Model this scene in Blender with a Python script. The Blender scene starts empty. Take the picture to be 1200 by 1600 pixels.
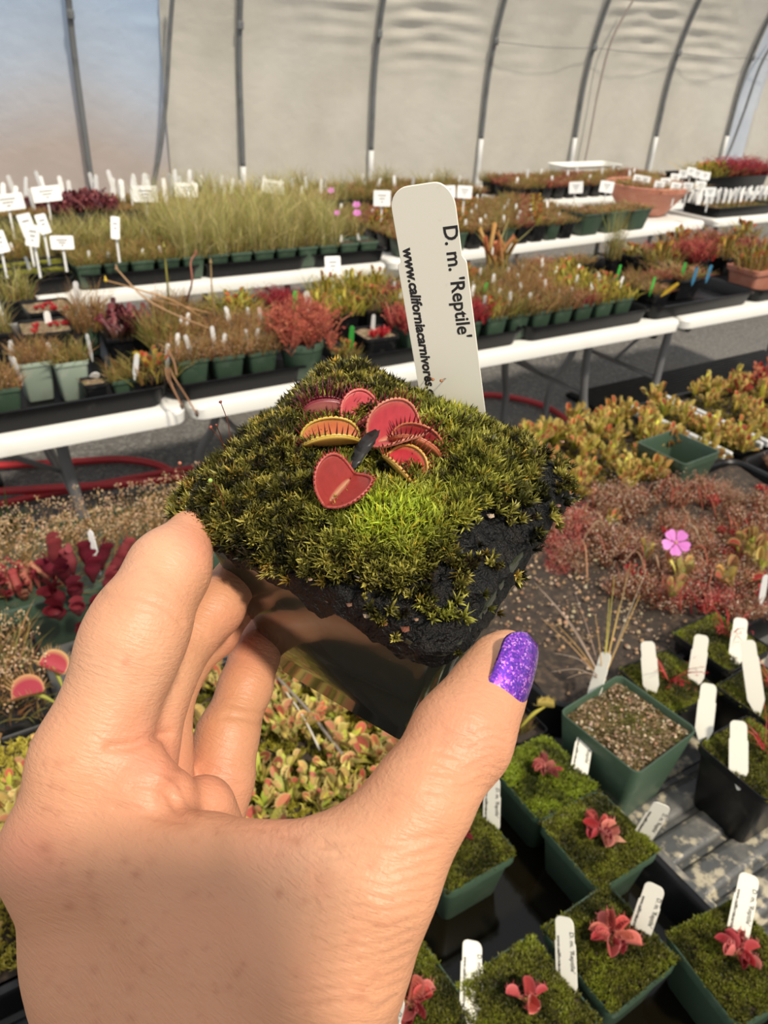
import bpy, math, random
import numpy as np
from mathutils import Matrix, Vector

# ------------------------------------------------------------------ camera
F = 1200.0                                   # focal length in pixels of the 1200x1600 frame
PITCH, ROLL, EYE = math.radians(31.0), math.radians(3.0), 1.55
CAM = np.array([0.0, 0.0, EYE])
_fw = np.array([0.0, math.cos(PITCH), -math.sin(PITCH)])
_rt = np.array([1.0, 0.0, 0.0])
_up = np.cross(_rt, _fw)
RT = _rt * math.cos(ROLL) + _up * math.sin(ROLL)
UP = -_rt * math.sin(ROLL) + _up * math.cos(ROLL)
FW = _fw
sc = bpy.context.scene
col = sc.collection
cam_data = bpy.data.cameras.new('camera')
cam_data.sensor_fit = 'VERTICAL'
cam_data.sensor_height = 32.0
cam_data.lens = 24.0
cam_data.clip_start = 0.01
cam_data.clip_end = 200
cam_data.dof.use_dof = True
cam_data.dof.focus_distance = 0.205
cam_data.dof.aperture_fstop = 27.0
cam = bpy.data.objects.new('camera', cam_data)
col.objects.link(cam)
CAMM = Matrix(((RT[0], UP[0], -FW[0], CAM[0]), (RT[1], UP[1], -FW[1], CAM[1]),
               (RT[2], UP[2], -FW[2], CAM[2]), (0, 0, 0, 1)))
cam.matrix_world = CAMM
sc.camera = cam

# ------------------------------------------------------------------ world, sun, exposure
world = bpy.data.worlds.new('world')
sc.world = world
world.use_nodes = True
_wn = world.node_tree.nodes
_wn['Background'].inputs['Color'].default_value = (0.93, 0.94, 0.97, 1)
_wn['Background'].inputs['Strength'].default_value = 0.88
SUN_AZ, SUN_EL = math.radians(140), math.radians(52)
sun_data = bpy.data.lights.new('sun', 'SUN')
sun_data.energy = 4.5
sun_data.color = (1.0, 0.90, 0.76)
sun_data.angle = math.radians(5.0)
sun = bpy.data.objects.new('sun', sun_data)
col.objects.link(sun)
_sd = Vector((math.sin(SUN_AZ) * math.cos(SUN_EL), math.cos(SUN_AZ) * math.cos(SUN_EL), math.sin(SUN_EL)))
sun.rotation_euler = _sd.to_track_quat('Z', 'Y').to_euler()
sun.location = _sd * 6
sc.view_settings.view_transform = 'Standard'
sc.view_settings.look = 'None'
sc.view_settings.exposure = 0.0
sc.view_settings.gamma = 1.0
sc.view_settings.use_curve_mapping = False

# ------------------------------------------------------------------ helpers
rng = np.random.default_rng(11)
random.seed(5)


def at(x, y, d):                     # point seen at photo position x, y at depth d
    return CAM + d * (FW + RT * (x - 600) / F - UP * (y - 800) / F)


def onz(x, y, z):                    # point seen at photo position x, y at height z
    v = FW + RT * (x - 600) / F - UP * (y - 800) / F
    return CAM + v * (z - EYE) / v[2]


AZ = math.radians(57.0)              # the benches and the tunnel run along this azimuth
AX = np.array([math.sin(AZ), math.cos(AZ), 0.0])
NX = np.array([-math.cos(AZ), math.sin(AZ), 0.0])
GROT = math.atan2(AX[1], AX[0])      # z rotation that turns local x into the bench direction


def grid(t, d, z=0.0):
    return AX * t + NX * d + np.array([0, 0, z])


def new_obj(name, mesh, parent=None, material=None):
    o = bpy.data.objects.new(name, mesh)
    col.objects.link(o)
    if parent is not None:
        o.parent = parent
    if material is not None and mesh is not None and len(mesh.materials) == 0:
        mesh.materials.append(material)
    return o


def tag(o, label=None, cat=None, group=None, kind=None):
    if label: o['label'] = label
    if cat: o['category'] = cat
    if group: o['group'] = group
    if kind: o['kind'] = kind
    return o


def empty(name, loc=(0, 0, 0), rz=0.0):
    o = bpy.data.objects.new(name, None)
    col.objects.link(o)
    o.empty_display_size = 0.02
    o.location = tuple(loc)
    o.rotation_euler = (0, 0, rz)
    return o


def copy_tree(o, parent=None):
    c = o.copy()
    col.objects.link(c)
    c.parent = parent
    for ch in o.children:
        copy_tree(ch, c)
    return c


class MB:
    """collects triangles with a colour per vertex, builds one mesh"""
    def __init__(self):
        self.V, self.T, self.C, self.n = [], [], [], 0

    def add(self, v, t, c=(0.5, 0.5, 0.5)):
        v = np.asarray(v, float).reshape(-1, 3)
        t = np.asarray(t, np.int64).reshape(-1, 3)
        c = np.asarray(c, float)
        c = c.reshape(3) if c.size == 3 else c
        if c.ndim == 1:
            c = np.tile(c, (len(v), 1))
        self.V.append(v); self.T.append(t + self.n); self.C.append(c)
        self.n += len(v)
        return self

    def mesh(self, name='mesh', smooth=False, material=None):
        v = np.concatenate(self.V); t = np.concatenate(self.T); c = np.concatenate(self.C)
        m = bpy.data.meshes.new(name)
        m.vertices.add(len(v)); m.vertices.foreach_set('co', v.astype(np.float32).ravel())
        m.loops.add(len(t) * 3); m.loops.foreach_set('vertex_index', t.astype(np.int32).ravel())
        m.polygons.add(len(t))
        m.polygons.foreach_set('loop_start', np.arange(0, len(t) * 3, 3, dtype=np.int32))
        m.polygons.foreach_set('loop_total', np.full(len(t), 3, np.int32))
        m.polygons.foreach_set('use_smooth', np.full(len(t), bool(smooth)))
        a = m.color_attributes.new('Col', 'FLOAT_COLOR', 'POINT')
        a.data.foreach_set('color', np.c_[c, np.ones(len(c))].astype(np.float32).ravel())
        m.update(calc_edges=True)
        if material is not None:
            m.materials.append(material)
        return m


def unit(v):
    v = np.asarray(v, float)
    return v / (np.linalg.norm(v, axis=-1, keepdims=True) + 1e-12)


def loft(mb, rings, c=(0.5, 0.5, 0.5), cap0=False, cap1=False):
    rings = [np.asarray(r, float) for r in rings]
    n = len(rings[0]); T = []
    for i in range(len(rings) - 1):
        a = i * n; b = a + n
        for j in range(n):
            k = (j + 1) % n
            T += [(a + j, a + k, b + k), (a + j, b + k, b + j)]
    V = np.concatenate(rings)
    m = len(V)
    ex = []
    if cap0:
        ex.append(rings[0].mean(0)); T += [(m, (j + 1) % n, j) for j in range(n)]; m += 1
    if cap1:
        o = (len(rings) - 1) * n
        ex.append(rings[-1].mean(0)); T += [(m, o + j, o + (j + 1) % n) for j in range(n)]; m += 1
    if ex:
        V = np.concatenate([V, np.array(ex)])
    mb.add(V, T, c)


def rsq(sx, sy, r, z, k=4):          # rounded rectangle ring
    pts = []
    for cx, cy, a0 in ((1, 1, 0), (-1, 1, 90), (-1, -1, 180), (1, -1, 270)):
        for i in range(k + 1):
            a = math.radians(a0 + 90 * i / k)
            pts.append((cx * (sx / 2 - r) + r * math.cos(a), cy * (sy / 2 - r) + r * math.sin(a), z))
    return np.array(pts)


def circ(r, z, n=24, cx=0, cy=0):
    a = np.linspace(0, 2 * math.pi, n, endpoint=False)
    return np.c_[cx + r * np.cos(a), cy + r * np.sin(a), np.full(n, z)]


def box(mb, c0, c1, col_=(0.5, 0.5, 0.5), bev=0.0):
    x0, y0, z0 = c0; x1, y1, z1 = c1
    sx, sy = abs(x1 - x0), abs(y1 - y0); cx, cy = (x0 + x1) / 2, (y0 + y1) / 2
    o = np.array([cx, cy, 0])
    b = min(bev, sx * .45, sy * .45, abs(z1 - z0) * .45)
    if b <= 0:
        rr = [np.array([(sx/2, sy/2, z), (-sx/2, sy/2, z), (-sx/2, -sy/2, z), (sx/2, -sy/2, z)]) + o for z in (z0, z1)]
    else:
        rr = [rsq(sx - 2*b, sy - 2*b, b*.3, z0, 2) + o, rsq(sx, sy, b, z0 + b, 2) + o,
              rsq(sx, sy, b, z1 - b, 2) + o, rsq(sx - 2*b, sy - 2*b, b*.3, z1, 2) + o]
    loft(mb, rr, col_, True, True)


def tube(mb, pts, r, c=(0.5, 0.5, 0.5), n=6, cap=True):
    pts = np.asarray(pts, float)
    r = np.broadcast_to(np.asarray(r, float), (len(pts),))
    tg = unit(np.gradient(pts, axis=0))
    u = np.cross(tg[0], (0.13, 0.31, 0.94)); u = unit(u)
    rings = []
    for i, p in enumerate(pts):
        u = unit(u - tg[i] * (u @ tg[i])); w = np.cross(tg[i], u)
        a = np.linspace(0, 2 * math.pi, n, endpoint=False)
        rings.append(p + r[i] * (np.outer(np.cos(a), u) + np.outer(np.sin(a), w)))
    loft(mb, rings, c, cap, cap)


def spline(pts, n=40):               # Catmull-Rom through points
    P = np.asarray(pts, float); P = np.vstack([2*P[0]-P[1], P, 2*P[-1]-P[-2]])
    out = []
    m = len(P) - 3
    for q in np.linspace(0, m - 1e-6, n):
        i = int(q); t = q - i
        p0, p1, p2, p3 = P[i:i+4]
        out.append(.5*((2*p1)+(-p0+p2)*t+(2*p0-5*p1+4*p2-p3)*t*t+(-p0+3*p1-3*p2+p3)*t**3))
    return np.array(out)


def blades(mb, base, tip, w, bend, c0, c1=None, up=(0, 0, 1)):
    """flat curved blades: base (N,3), tip (N,3), half width (N), bend vector (N,3) added at mid"""
    base = np.asarray(base, float); tip = np.asarray(tip, float); N = len(base)
    w = np.broadcast_to(np.asarray(w, float), (N,))[:, None]
    mid = (base * .5 + tip * .5) + bend
    d = unit(tip - base)
    s = np.cross(d, unit(rng.normal(size=(N, 3)))); s = unit(s)
    V = np.stack([base - s*w, base + s*w, mid - s*w*.85, mid + s*w*.85, tip], 1)
    T = np.array([(0, 1, 3), (0, 3, 2), (2, 3, 4)])
    T = (np.arange(N)[:, None, None] * 5 + T).reshape(-1, 3)
    c0 = np.broadcast_to(np.asarray(c0, float), (N, 3)); c1 = c0 if c1 is None else np.broadcast_to(np.asarray(c1, float), (N, 3))
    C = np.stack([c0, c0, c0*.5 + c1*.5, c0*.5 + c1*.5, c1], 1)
    mb.add(V.reshape(-1, 3), T, C.reshape(-1, 3))


_OV = np.array([(1,0,0),(-1,0,0),(0,1,0),(0,-1,0),(0,0,1),(0,0,-1)], float)
_OT = np.array([(0,2,4),(2,1,4),(1,3,4),(3,0,4),(2,0,5),(1,2,5),(3,1,5),(0,3,5)])


def blobs(mb, pos, r, c):
    pos = np.asarray(pos, float); N = len(pos)
    r = np.asarray(r, float)
    if r.ndim < 2: r = np.broadcast_to(r.reshape(-1, 1) if r.ndim else r, (N, 1)) * np.ones((1, 3))
    V = pos[:, None, :] + _OV[None] * r[:, None, :]
    T = (np.arange(N)[:, None, None] * 6 + _OT).reshape(-1, 3)
    c = np.broadcast_to(np.asarray(c, float), (N, 3))
    mb.add(V.reshape(-1, 3), T, np.repeat(c, 6, 0))


def pick(cols, n, jit=0.18):
    cols = np.asarray(cols, float)
    c = cols[rng.integers(0, len(cols), n)]
    return np.clip(c * np.exp(rng.normal(0, jit, (n, 1))) * np.exp(rng.normal(0, jit*.35, (n, 3))), 0, 1)


# ------------------------------------------------------------------ materials
def mat(name, base=(0.5, 0.5, 0.5), rough=0.5, metal=0.0, spec=0.5, noise=None, bump=None, attr=False,
        transl=0.0, sss=None, coat=0.0, rand=0.0, clear=0.0):
    m = bpy.data.materials.new(name); m.use_nodes = True
    nt = m.node_tree; N = nt.nodes; L = nt.links
    bs = N['Principled BSDF']; out = N['Material Output']
    bs.inputs['Base Color'].default_value = (*base, 1)
    bs.inputs['Roughness'].default_value = rough
    bs.inputs['Metallic'].default_value = metal
    bs.inputs['Specular IOR Level'].default_value = spec
    bs.inputs['Coat Weight'].default_value = coat
    tc = N.new('ShaderNodeTexCoord')
    csock = None
    if attr:
        a = N.new('ShaderNodeAttribute'); a.attribute_name = 'Col'; csock = a.outputs['Color']
    for nz in (noise or []):                 # (scale, colour, lo, hi)
        t = N.new('ShaderNodeTexNoise'); t.inputs['Scale'].default_value = nz[0]; t.inputs['Detail'].default_value = 5
        L.new(tc.outputs['Object'], t.inputs['Vector'])
        r = N.new('ShaderNodeMapRange'); r.inputs[1].default_value = nz[2]; r.inputs[2].default_value = nz[3]
        L.new(t.outputs['Fac'], r.inputs[0])
        mx = N.new('ShaderNodeMix'); mx.data_type = 'RGBA'
        L.new(r.outputs[0], mx.inputs[0])
        if csock is not None: L.new(csock, mx.inputs[6])
        else: mx.inputs[6].default_value = (*base, 1)
        mx.inputs[7].default_value = (*nz[1], 1)
        csock = mx.outputs[2]
    if rand > 0:
        oi = N.new('ShaderNodeObjectInfo'); hs = N.new('ShaderNodeHueSaturation')
        mr = N.new('ShaderNodeMapRange'); mr.inputs[3].default_value = 1 - rand; mr.inputs[4].default_value = 1 + rand
        L.new(oi.outputs['Random'], mr.inputs[0]); L.new(mr.outputs[0], hs.inputs['Value'])
        if csock is not None: L.new(csock, hs.inputs['Color'])
        else: hs.inputs['Color'].default_value = (*base, 1)
        csock = hs.outputs['Color']
    if csock is not None: L.new(csock, bs.inputs['Base Color'])
    prev = None
    for b in (bump or []):                   # (scale, strength, distance[, kind])
        if len(b) > 3 and b[3] == 'voronoi':
            t = N.new('ShaderNodeTexVoronoi'); t.feature = 'DISTANCE_TO_EDGE'; so = t.outputs['Distance']
        else:
            t = N.new('ShaderNodeTexNoise'); t.inputs['Detail'].default_value = 4; so = t.outputs['Fac']
        t.inputs['Scale'].default_value = b[0]
        L.new(tc.outputs['Object'], t.inputs['Vector'])
        bp = N.new('ShaderNodeBump'); bp.inputs['Strength'].default_value = b[1]; bp.inputs['Distance'].default_value = b[2]
        L.new(so, bp.inputs['Height'])
        if prev is not None: L.new(prev, bp.inputs['Normal'])
        prev = bp.outputs['Normal']
    if prev is not None: L.new(prev, bs.inputs['Normal'])
    if sss:
        bs.inputs['Subsurface Weight'].default_value = sss[0]
        bs.inputs['Subsurface Radius'].default_value = sss[1]
        bs.inputs['Subsurface Scale'].default_value = sss[2]
    sh = bs.outputs[0]
    if transl > 0:
        tr = N.new('ShaderNodeBsdfTranslucent'); ms = N.new('ShaderNodeMixShader'); ms.inputs[0].default_value = transl
        if csock is not None: L.new(csock, tr.inputs['Color'])
        else: tr.inputs['Color'].default_value = (*base, 1)
        L.new(sh, ms.inputs[1]); L.new(tr.outputs[0], ms.inputs[2]); sh = ms.outputs[0]
    if clear > 0:
        tr = N.new('ShaderNodeBsdfTransparent'); ms = N.new('ShaderNodeMixShader'); ms.inputs[0].default_value = clear
        L.new(sh, ms.inputs[1]); L.new(tr.outputs[0], ms.inputs[2]); sh = ms.outputs[0]
    L.new(sh, out.inputs['Surface'])
    return m


M = {}
M['foliage'] = mat('foliage', attr=True, rough=0.5, spec=0.35, transl=0.28)
M['moss'] = mat('moss_leaf', attr=True, rough=0.45, spec=0.4, transl=0.25)
M['pot_green'] = mat('green_plastic', (0.042, 0.074, 0.046), 0.42, rand=0.2, noise=[(30, (0.075, 0.105, 0.072), .55, .8)])
M['pot_pale'] = mat('faded_green_plastic', (0.27, 0.33, 0.26), 0.6, noise=[(25, (0.36, 0.40, 0.32), .5, .75), (12, (0.14, 0.18, 0.13), .55, .8)])
M['pot_black'] = mat('black_plastic', (0.008, 0.008, 0.009), 0.36, spec=.28, noise=[(40, (0.05, 0.048, 0.042), .55, .85)])
M['tray_black'] = mat('black_tray_plastic', (0.006, 0.006, 0.007), 0.34, spec=.25, noise=[(35, (0.035, 0.035, 0.035), .6, .9)])
M['terracotta'] = mat('terracotta_plastic', (0.42, 0.16, 0.10), 0.55, noise=[(18, (0.50, 0.24, 0.17), .45, .8)])
M['label'] = mat('white_label_plastic', (0.72, 0.69, 0.58), 0.42, noise=[(260, (0.62, 0.58, 0.47), .68, .85)])
M['ink'] = mat('black_ink', (0.012, 0.010, 0.010), 0.6)
M['white_plastic'] = mat('white_table_plastic', (0.72, 0.71, 0.66), 0.5, noise=[(6, (0.60, 0.58, 0.50), .55, .8)], bump=[(90, .15, .002)])
M['steel'] = mat('grey_steel', (0.20, 0.20, 0.20), 0.45, metal=0.6)
M['soil'] = mat('dark_peat', (0.030, 0.020, 0.013), 0.85, noise=[(90, (0.10, 0.065, 0.035), .5, .75)], bump=[(140, .8, .004)])
M['grit'] = mat('gritty_soil', (0.15, 0.10, 0.055), 0.9, noise=[(70, (0.38, 0.28, 0.17), .48, .68), (40, (0.10, 0.10, 0.02), .52, .7)], bump=[(120, 1.0, .005)])
# ------------------------------------------------------------------ the hand
def cpt(x, y, d):                    # camera-space point (x right, y up, z towards the viewer)
    return np.array([(x - 600) / F * d, -(y - 800) / F * d, -d])


def surface_nets(f, lo, h):
    nx, ny, nz = f.shape
    s = f < 0
    cells = np.zeros((nx-1, ny-1, nz-1), np.int8)
    for i in (0, 1):
        for j in (0, 1):
            for k in (0, 1):
                cells += s[i:nx-1+i, j:ny-1+j, k:nz-1+k]
    act = (cells > 0) & (cells < 8)
    idx = np.full(act.shape, -1, np.int64)
    ci = np.argwhere(act); idx[act] = np.arange(len(ci))
    acc = np.zeros((len(ci), 3)); cnt = np.zeros(len(ci))
    corners = [(i, j, k) for i in (0, 1) for j in (0, 1) for k in (0, 1)]
    for a in corners:
        for ax in range(3):
            if a[ax] == 1: continue
            b = list(a); b[ax] = 1
            fa = f[ci[:,0]+a[0], ci[:,1]+a[1], ci[:,2]+a[2]]; fb = f[ci[:,0]+b[0], ci[:,1]+b[1], ci[:,2]+b[2]]
            m = (fa < 0) != (fb < 0)
            t = np.where(m, fa / np.where(m, fa - fb, 1), 0)
            p = np.array(a, float)[None] + np.zeros((len(ci), 1)); p[:, ax] += t
            acc[m] += p[m]; cnt[m] += 1
    V = (ci + acc / cnt[:, None]) * h + lo
    T = []
    for ax in range(3):
        sl0 = [slice(1, -1)] * 3; sl0[ax] = slice(0, -1)
        sl1 = list(sl0); sl1[ax] = slice(1, None)
        a = s[tuple(sl0)]; b = s[tuple(sl1)]
        e = np.argwhere(a != b)
        fl = a[a != b]
        off = np.array([1, 1, 1]); off[ax] = 0
        e = e + off
        u, v = [(1, 2), (2, 0), (0, 1)][ax]
        def q(du, dv):
            c = e.copy(); c[:, u] -= du; c[:, v] -= dv
            return idx[c[:,0], c[:,1], c[:,2]]
        q0, q1, q2, q3 = q(1, 1), q(0, 1), q(0, 0), q(1, 0)
        A = np.where(fl[:, None], np.c_[q0, q1, q2], np.c_[q0, q2, q1])
        B = np.where(fl[:, None], np.c_[q0, q2, q3], np.c_[q0, q3, q2])
        T += [A, B]
    return V, np.concatenate(T)


def build_hand():
    h = 0.0009
    lo = np.array([-0.102, -0.205, -0.285]); hi = np.array([0.046, 0.012, -0.095])
    g = [np.arange(lo[i], hi[i], h, dtype=np.float32) for i in range(3)]
    X, Y, Z = np.meshgrid(*g, indexing='ij')

    def cone(p, q):                  # round cone between (x, y, depth, radius in photo pixels)
        a, b = cpt(*p[:3]), cpt(*q[:3]); ra, rb = p[3]*p[2]/F, q[3]*q[2]/F
        ba = b - a; l2 = ba @ ba
        t = np.clip(((X-a[0])*ba[0] + (Y-a[1])*ba[1] + (Z-a[2])*ba[2]) / l2, 0, 1).astype(np.float32)
        return np.sqrt((X-a[0]-t*ba[0])**2 + (Y-a[1]-t*ba[1])**2 + (Z-a[2]-t*ba[2])**2) - (ra + (rb-ra)*t)

    def smin(a, b, k):
        hh = np.maximum(k - np.abs(a - b), 0) / k
        return np.minimum(a, b) - hh*hh*k*0.25

    def chain(pts, k):
        f = None
        for p, q in zip(pts, pts[1:]):
            c = cone(p, q); f = c if f is None else smin(f, c, k)
        return f

    thumb = chain([(796, 1014, .183, 24), (784, 1030, .1812, 36), (768, 1066, .1768, 46), (752, 1098, .1728, 54), (722, 1150, .166, 72), (655, 1254, .157, 74), (580, 1370, .153, 94)], .006)
    palm = chain([(580, 1370, .153, 94), (510, 1480, .156, 124), (452, 1620, .164, 155), (425, 1780, .175, 160)], .008)
    palm = smin(palm, chain([(98, 1335, .184, 86), (178, 1480, .194, 124), (262, 1680, .212, 172), (290, 1790, .222, 176)], .008), .026)
    palm = smin(palm, chain([(310, 1410, .172, 100), (340, 1560, .184, 148), (350, 1780, .204, 166)], .008), .026)
    palm = smin(palm, chain([(150, 1325, .178, 62), (320, 1334, .166, 50), (480, 1336, .154, 46)], .004), .010)
    palm = smin(palm, chain([(350, 1780, .195, 150), (330, 2010, .222, 152), (320, 2300, .245, 160)], .008), .016)
    f = smin(palm, thumb, .008)
    index = chain([(98, 1330, .184, 84), (140, 1190, .184, 83), (204, 1010, .187, 72), (224, 966, .189, 66), (264, 890, .199, 58), (298, 836, .211, 40)], .006)
    f = smin(f, index, .008)
    f = smin(f, cone((228, 1232, .180, 62), (264, 1244, .182, 44)), .0065)
    f = smin(f, cone((318, 1262, .190, 50), (330, 1300, .195, 52)), .003)
    # far side of the palm, behind the web
    back = chain([(210, 1340, .182, 84), (300, 1370, .205, 82), (330, 1380, .225, 76)], .008)
    back = smin(back, chain([(280, 1480, .185, 110), (330, 1700, .19, 150)], .008), .012)
    f = smin(f, back, .008)
    middle = chain([(200, 1320, .188, 60), (246, 1080, .198, 47), (262, 1040, .202, 46), (336, 950, .218, 42), (378, 892, .234, 35)], .004)
    f = smin(f, middle, .0025)
    ring = chain([(250, 1330, .206, 55), (266, 1088, .222, 34), (280, 1052, .225, 34), (336, 990, .237, 33), (384, 932, .252, 29)], .004)
    f = smin(f, ring, .0020)
    pinky = chain([(318, 1330, .222, 56), (342, 1215, .228, 52), (355, 1150, .233, 46), (384, 1072, .244, 39), (398, 1025, .252, 36), (412, 968, .266, 31)], .004)
    f = smin(f, pinky, .0025)
    V, T = surface_nets(f, lo, h)
    V = V.astype(float)
    # light smoothing
    E = np.concatenate([T[:, [0, 1]], T[:, [1, 2]], T[:, [2, 0]]])
    for it in range(3):
        s = np.zeros_like(V); c = np.zeros(len(V))
        np.add.at(s, E[:, 0], V[E[:, 1]]); np.add.at(c, E[:, 0], 1)
        V = V*.5 + .5*s/c[:, None]
    fn = np.cross(V[T[:, 1]]-V[T[:, 0]], V[T[:, 2]]-V[T[:, 0]])
    nr = np.zeros_like(V)
    for i in range(3): np.add.at(nr, T[:, i], fn)
    nr = unit(nr)
    # folds and wrinkles of the skin, pressed into the surface: photo polyline, width px, depth mm, nearest depth range
    px = 600 + F*V[:, 0]/-V[:, 2]; py = 800 - F*V[:, 1]/-V[:, 2]; dep = -V[:, 2]
    facing = (nr * -unit(V)).sum(1)
    disp = np.zeros(len(V))

    def crease(pts, w, mm, dmax=.215, dmin=0.0):
        best = np.full(len(V), 1e9)
        pts = spline(pts, 8*len(pts))[:, :2] if len(pts) > 2 else np.array(pts, float)
        for (x0, y0), (x1, y1) in zip(pts, pts[1:]):
            dx, dy = x1-x0, y1-y0
            t = np.clip(((px-x0)*dx + (py-y0)*dy)/(dx*dx+dy*dy+1e-9), 0, 1)
            best = np.minimum(best, np.hypot(px-x0-t*dx, py-y0-t*dy))
        m = (facing > .05) & (dep < dmax) & (dep > dmin)
        disp[m] -= mm*1e-3*np.exp(-(best[m]/w)**2)
    cr = lambda *p: [(a, b, 0) for a, b in p]
    crease(cr((158, 928), (200, 928), (250, 944), (284, 972)), 6, .55)
    crease(cr((176, 918), (215, 916), (262, 930)), 5, .25)
    crease(cr((168, 945), (215, 948), (255, 962)), 5, .25)
    crease(cr((170, 1168), (208, 1164), (232, 1154), (264, 1146)), 7, 1.0)
    crease(cr((205, 1228), (235, 1228), (262, 1240), (282, 1278)), 6, .5)
    crease(cr((180, 1262), (235, 1272), (290, 1284)), 8, .5)
    crease(cr((248, 1214), (272, 1232), (288, 1262)), 4, -.35)
    for k in range(4):
        crease(cr((400+k*22, 1292), (440+k*24, 1306+k*4), (482+k*22, 1300+k*16)), 5, .3)
    for k in range(7):               # wrinkles across the thumb joint
        y = 1130 + k*15
        crease(cr((690-k*4, y+14), (730-k*2, y+22+(k % 2)*4), (768-k*2, y+10), (794-k*3, y+16)), 4.0, .45)
    for k in range(13):              # skin folds at the root of the thumb
        y = 1305 + k*21
        crease(cr((500-k*4, y+16+(k*37 % 9)), (560, y+8), (610-k*2, y+14+(k*53 % 11)), (690-k*6, y+2)), 5.0, .42)
    for k in range(16):
        y = 1350 + k*17
        crease(cr((30+k*3, y+12), (130, y+(k*31 % 10)), (240, y+8), (360-k*3, y+2+(k*17 % 12))), 4.0, .10)
    crease(cr((352, 1118), (385, 1122), (418, 1132)), 5, .45, .3, .21)
    crease(cr((362, 1100), (392, 1106), (420, 1112)), 4, .25, .3, .21)
    crease(cr((318, 1196), (342, 1206), (372, 1228)), 5, .45, .3, .19)
    V = V + nr*disp[:, None]
    # bevel of the thumb tip under the nail is left to the nail itself
    Wd = (CAM[None] + V[:, :1]*RT + V[:, 1:2]*UP - V[:, 2:]*FW)
    org = CAM + cpt(400, 1700, .16)[0]*RT + cpt(400, 1700, .16)[1]*UP + .16*FW
    # colour: redder at creases and knuckles, paler on the stretched skin
    c = np.tile(np.array([0.56, 0.270, 0.145]), (len(V), 1))
    def tint(x, y, r, colr, a, dmax=.3):
        w = a*np.exp(-((px-x)**2+(py-y)**2)/r**2)*(dep < dmax)
        c[:] = c*(1-w[:, None]) + np.array(colr)*w[:, None]
    for x, y, r, a in ((225, 1160, 55, .5), (250, 1210, 60, .35), (40, 1330, 60, .4), (440, 1300, 60, .3), (300, 850, 40, .55), (330, 1230, 50, .35), (235, 945, 45, .25), (740, 1150, 60, .25), (390, 1000, 50, .4)):
        tint(x, y, r, (0.62, 0.20, 0.13), a)
    for x, y, r, a in ((480, 1350, 90, .35), (210, 1060, 90, .5), (250, 870, 60, .45), (790, 1010, 22, .5)):
        tint(x, y, r, (0.66, 0.40, 0.25), a)
    for k in range(90):
        x = 60 + rng.random()*560; y = 1180 + rng.random()*420
        tint(x, y, 3 + rng.random()*6, (0.38, 0.14, 0.07), .25 + .3*rng.random(), .185)
    for x, y, r, a in ((197, 1034, 7, .6), (70, 1325, 12, .5), (213, 1366, 8, .5), (195, 1345, 7, .4), (222, 1472, 8, .4), (145, 1405, 10, .35), (380, 1508, 5, .5), (735, 1140, 4, .5)):
        tint(x, y, r, (0.36, 0.12, 0.06), a)
    mb = MB(); mb.add(Wd - org, T, c)
    me = mb.mesh('hand', True)
    return me, org


M['skin'] = mat('skin', attr=True, rough=0.46, spec=0.40, sss=(0.12, (1.0, 0.35, 0.18), 0.0025),
                noise=[(130, (0.57, 0.25, 0.135), .5, .95), (45, (0.44, 0.22, 0.115), .56, .95)],
                bump=[(700, .16, .0006), (2200, .20, .0003)])


def skin_lines():                    # fine crossing skin lines, as relief
    nt = M['skin'].node_tree; N = nt.nodes; L = nt.links; bs = N['Principled BSDF']
    tc = N.new('ShaderNodeTexCoord')
    prev = bs.inputs['Normal'].links[0].from_socket
    for (ux, uy), st, di in (((.35, 1.0), .36, .0008), ((1.0, -.45), .18, .0006), ((.9, .9), .13, .0005)):
        a_ = (RT*ux + UP*uy); a_ = a_/np.linalg.norm(a_); b_ = (RT*uy - UP*ux); b_ = b_/np.linalg.norm(b_)
        cb = N.new('ShaderNodeCombineXYZ')
        for k, (vec, sc_) in enumerate(((a_, 1250.0), (b_, 230.0), (FW, 450.0))):
            d = N.new('ShaderNodeVectorMath'); d.operation = 'DOT_PRODUCT'; d.inputs[1].default_value = tuple(vec*sc_)
            L.new(tc.outputs['Object'], d.inputs[0]); L.new(d.outputs['Value'], cb.inputs[k])
        t = N.new('ShaderNodeTexNoise'); t.inputs['Scale'].default_value = 1.0; t.inputs['Detail'].default_value = 2; t.inputs['Distortion'].default_value = .6
        L.new(cb.outputs[0], t.inputs['Vector'])
        bp = N.new('ShaderNodeBump'); bp.inputs['Strength'].default_value = st; bp.inputs['Distance'].default_value = di
        L.new(t.outputs['Fac'], bp.inputs['Height']); L.new(prev, bp.inputs['Normal']); prev = bp.outputs['Normal']
    L.new(prev, bs.inputs['Normal'])


skin_lines()
_hm, _ho = build_hand()
hand = new_obj('hand', _hm, None, M['skin'])
hand.location = tuple(_ho)
tag(hand, 'bare left hand gripping the green pot between thumb and fingers', 'hand')


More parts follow.
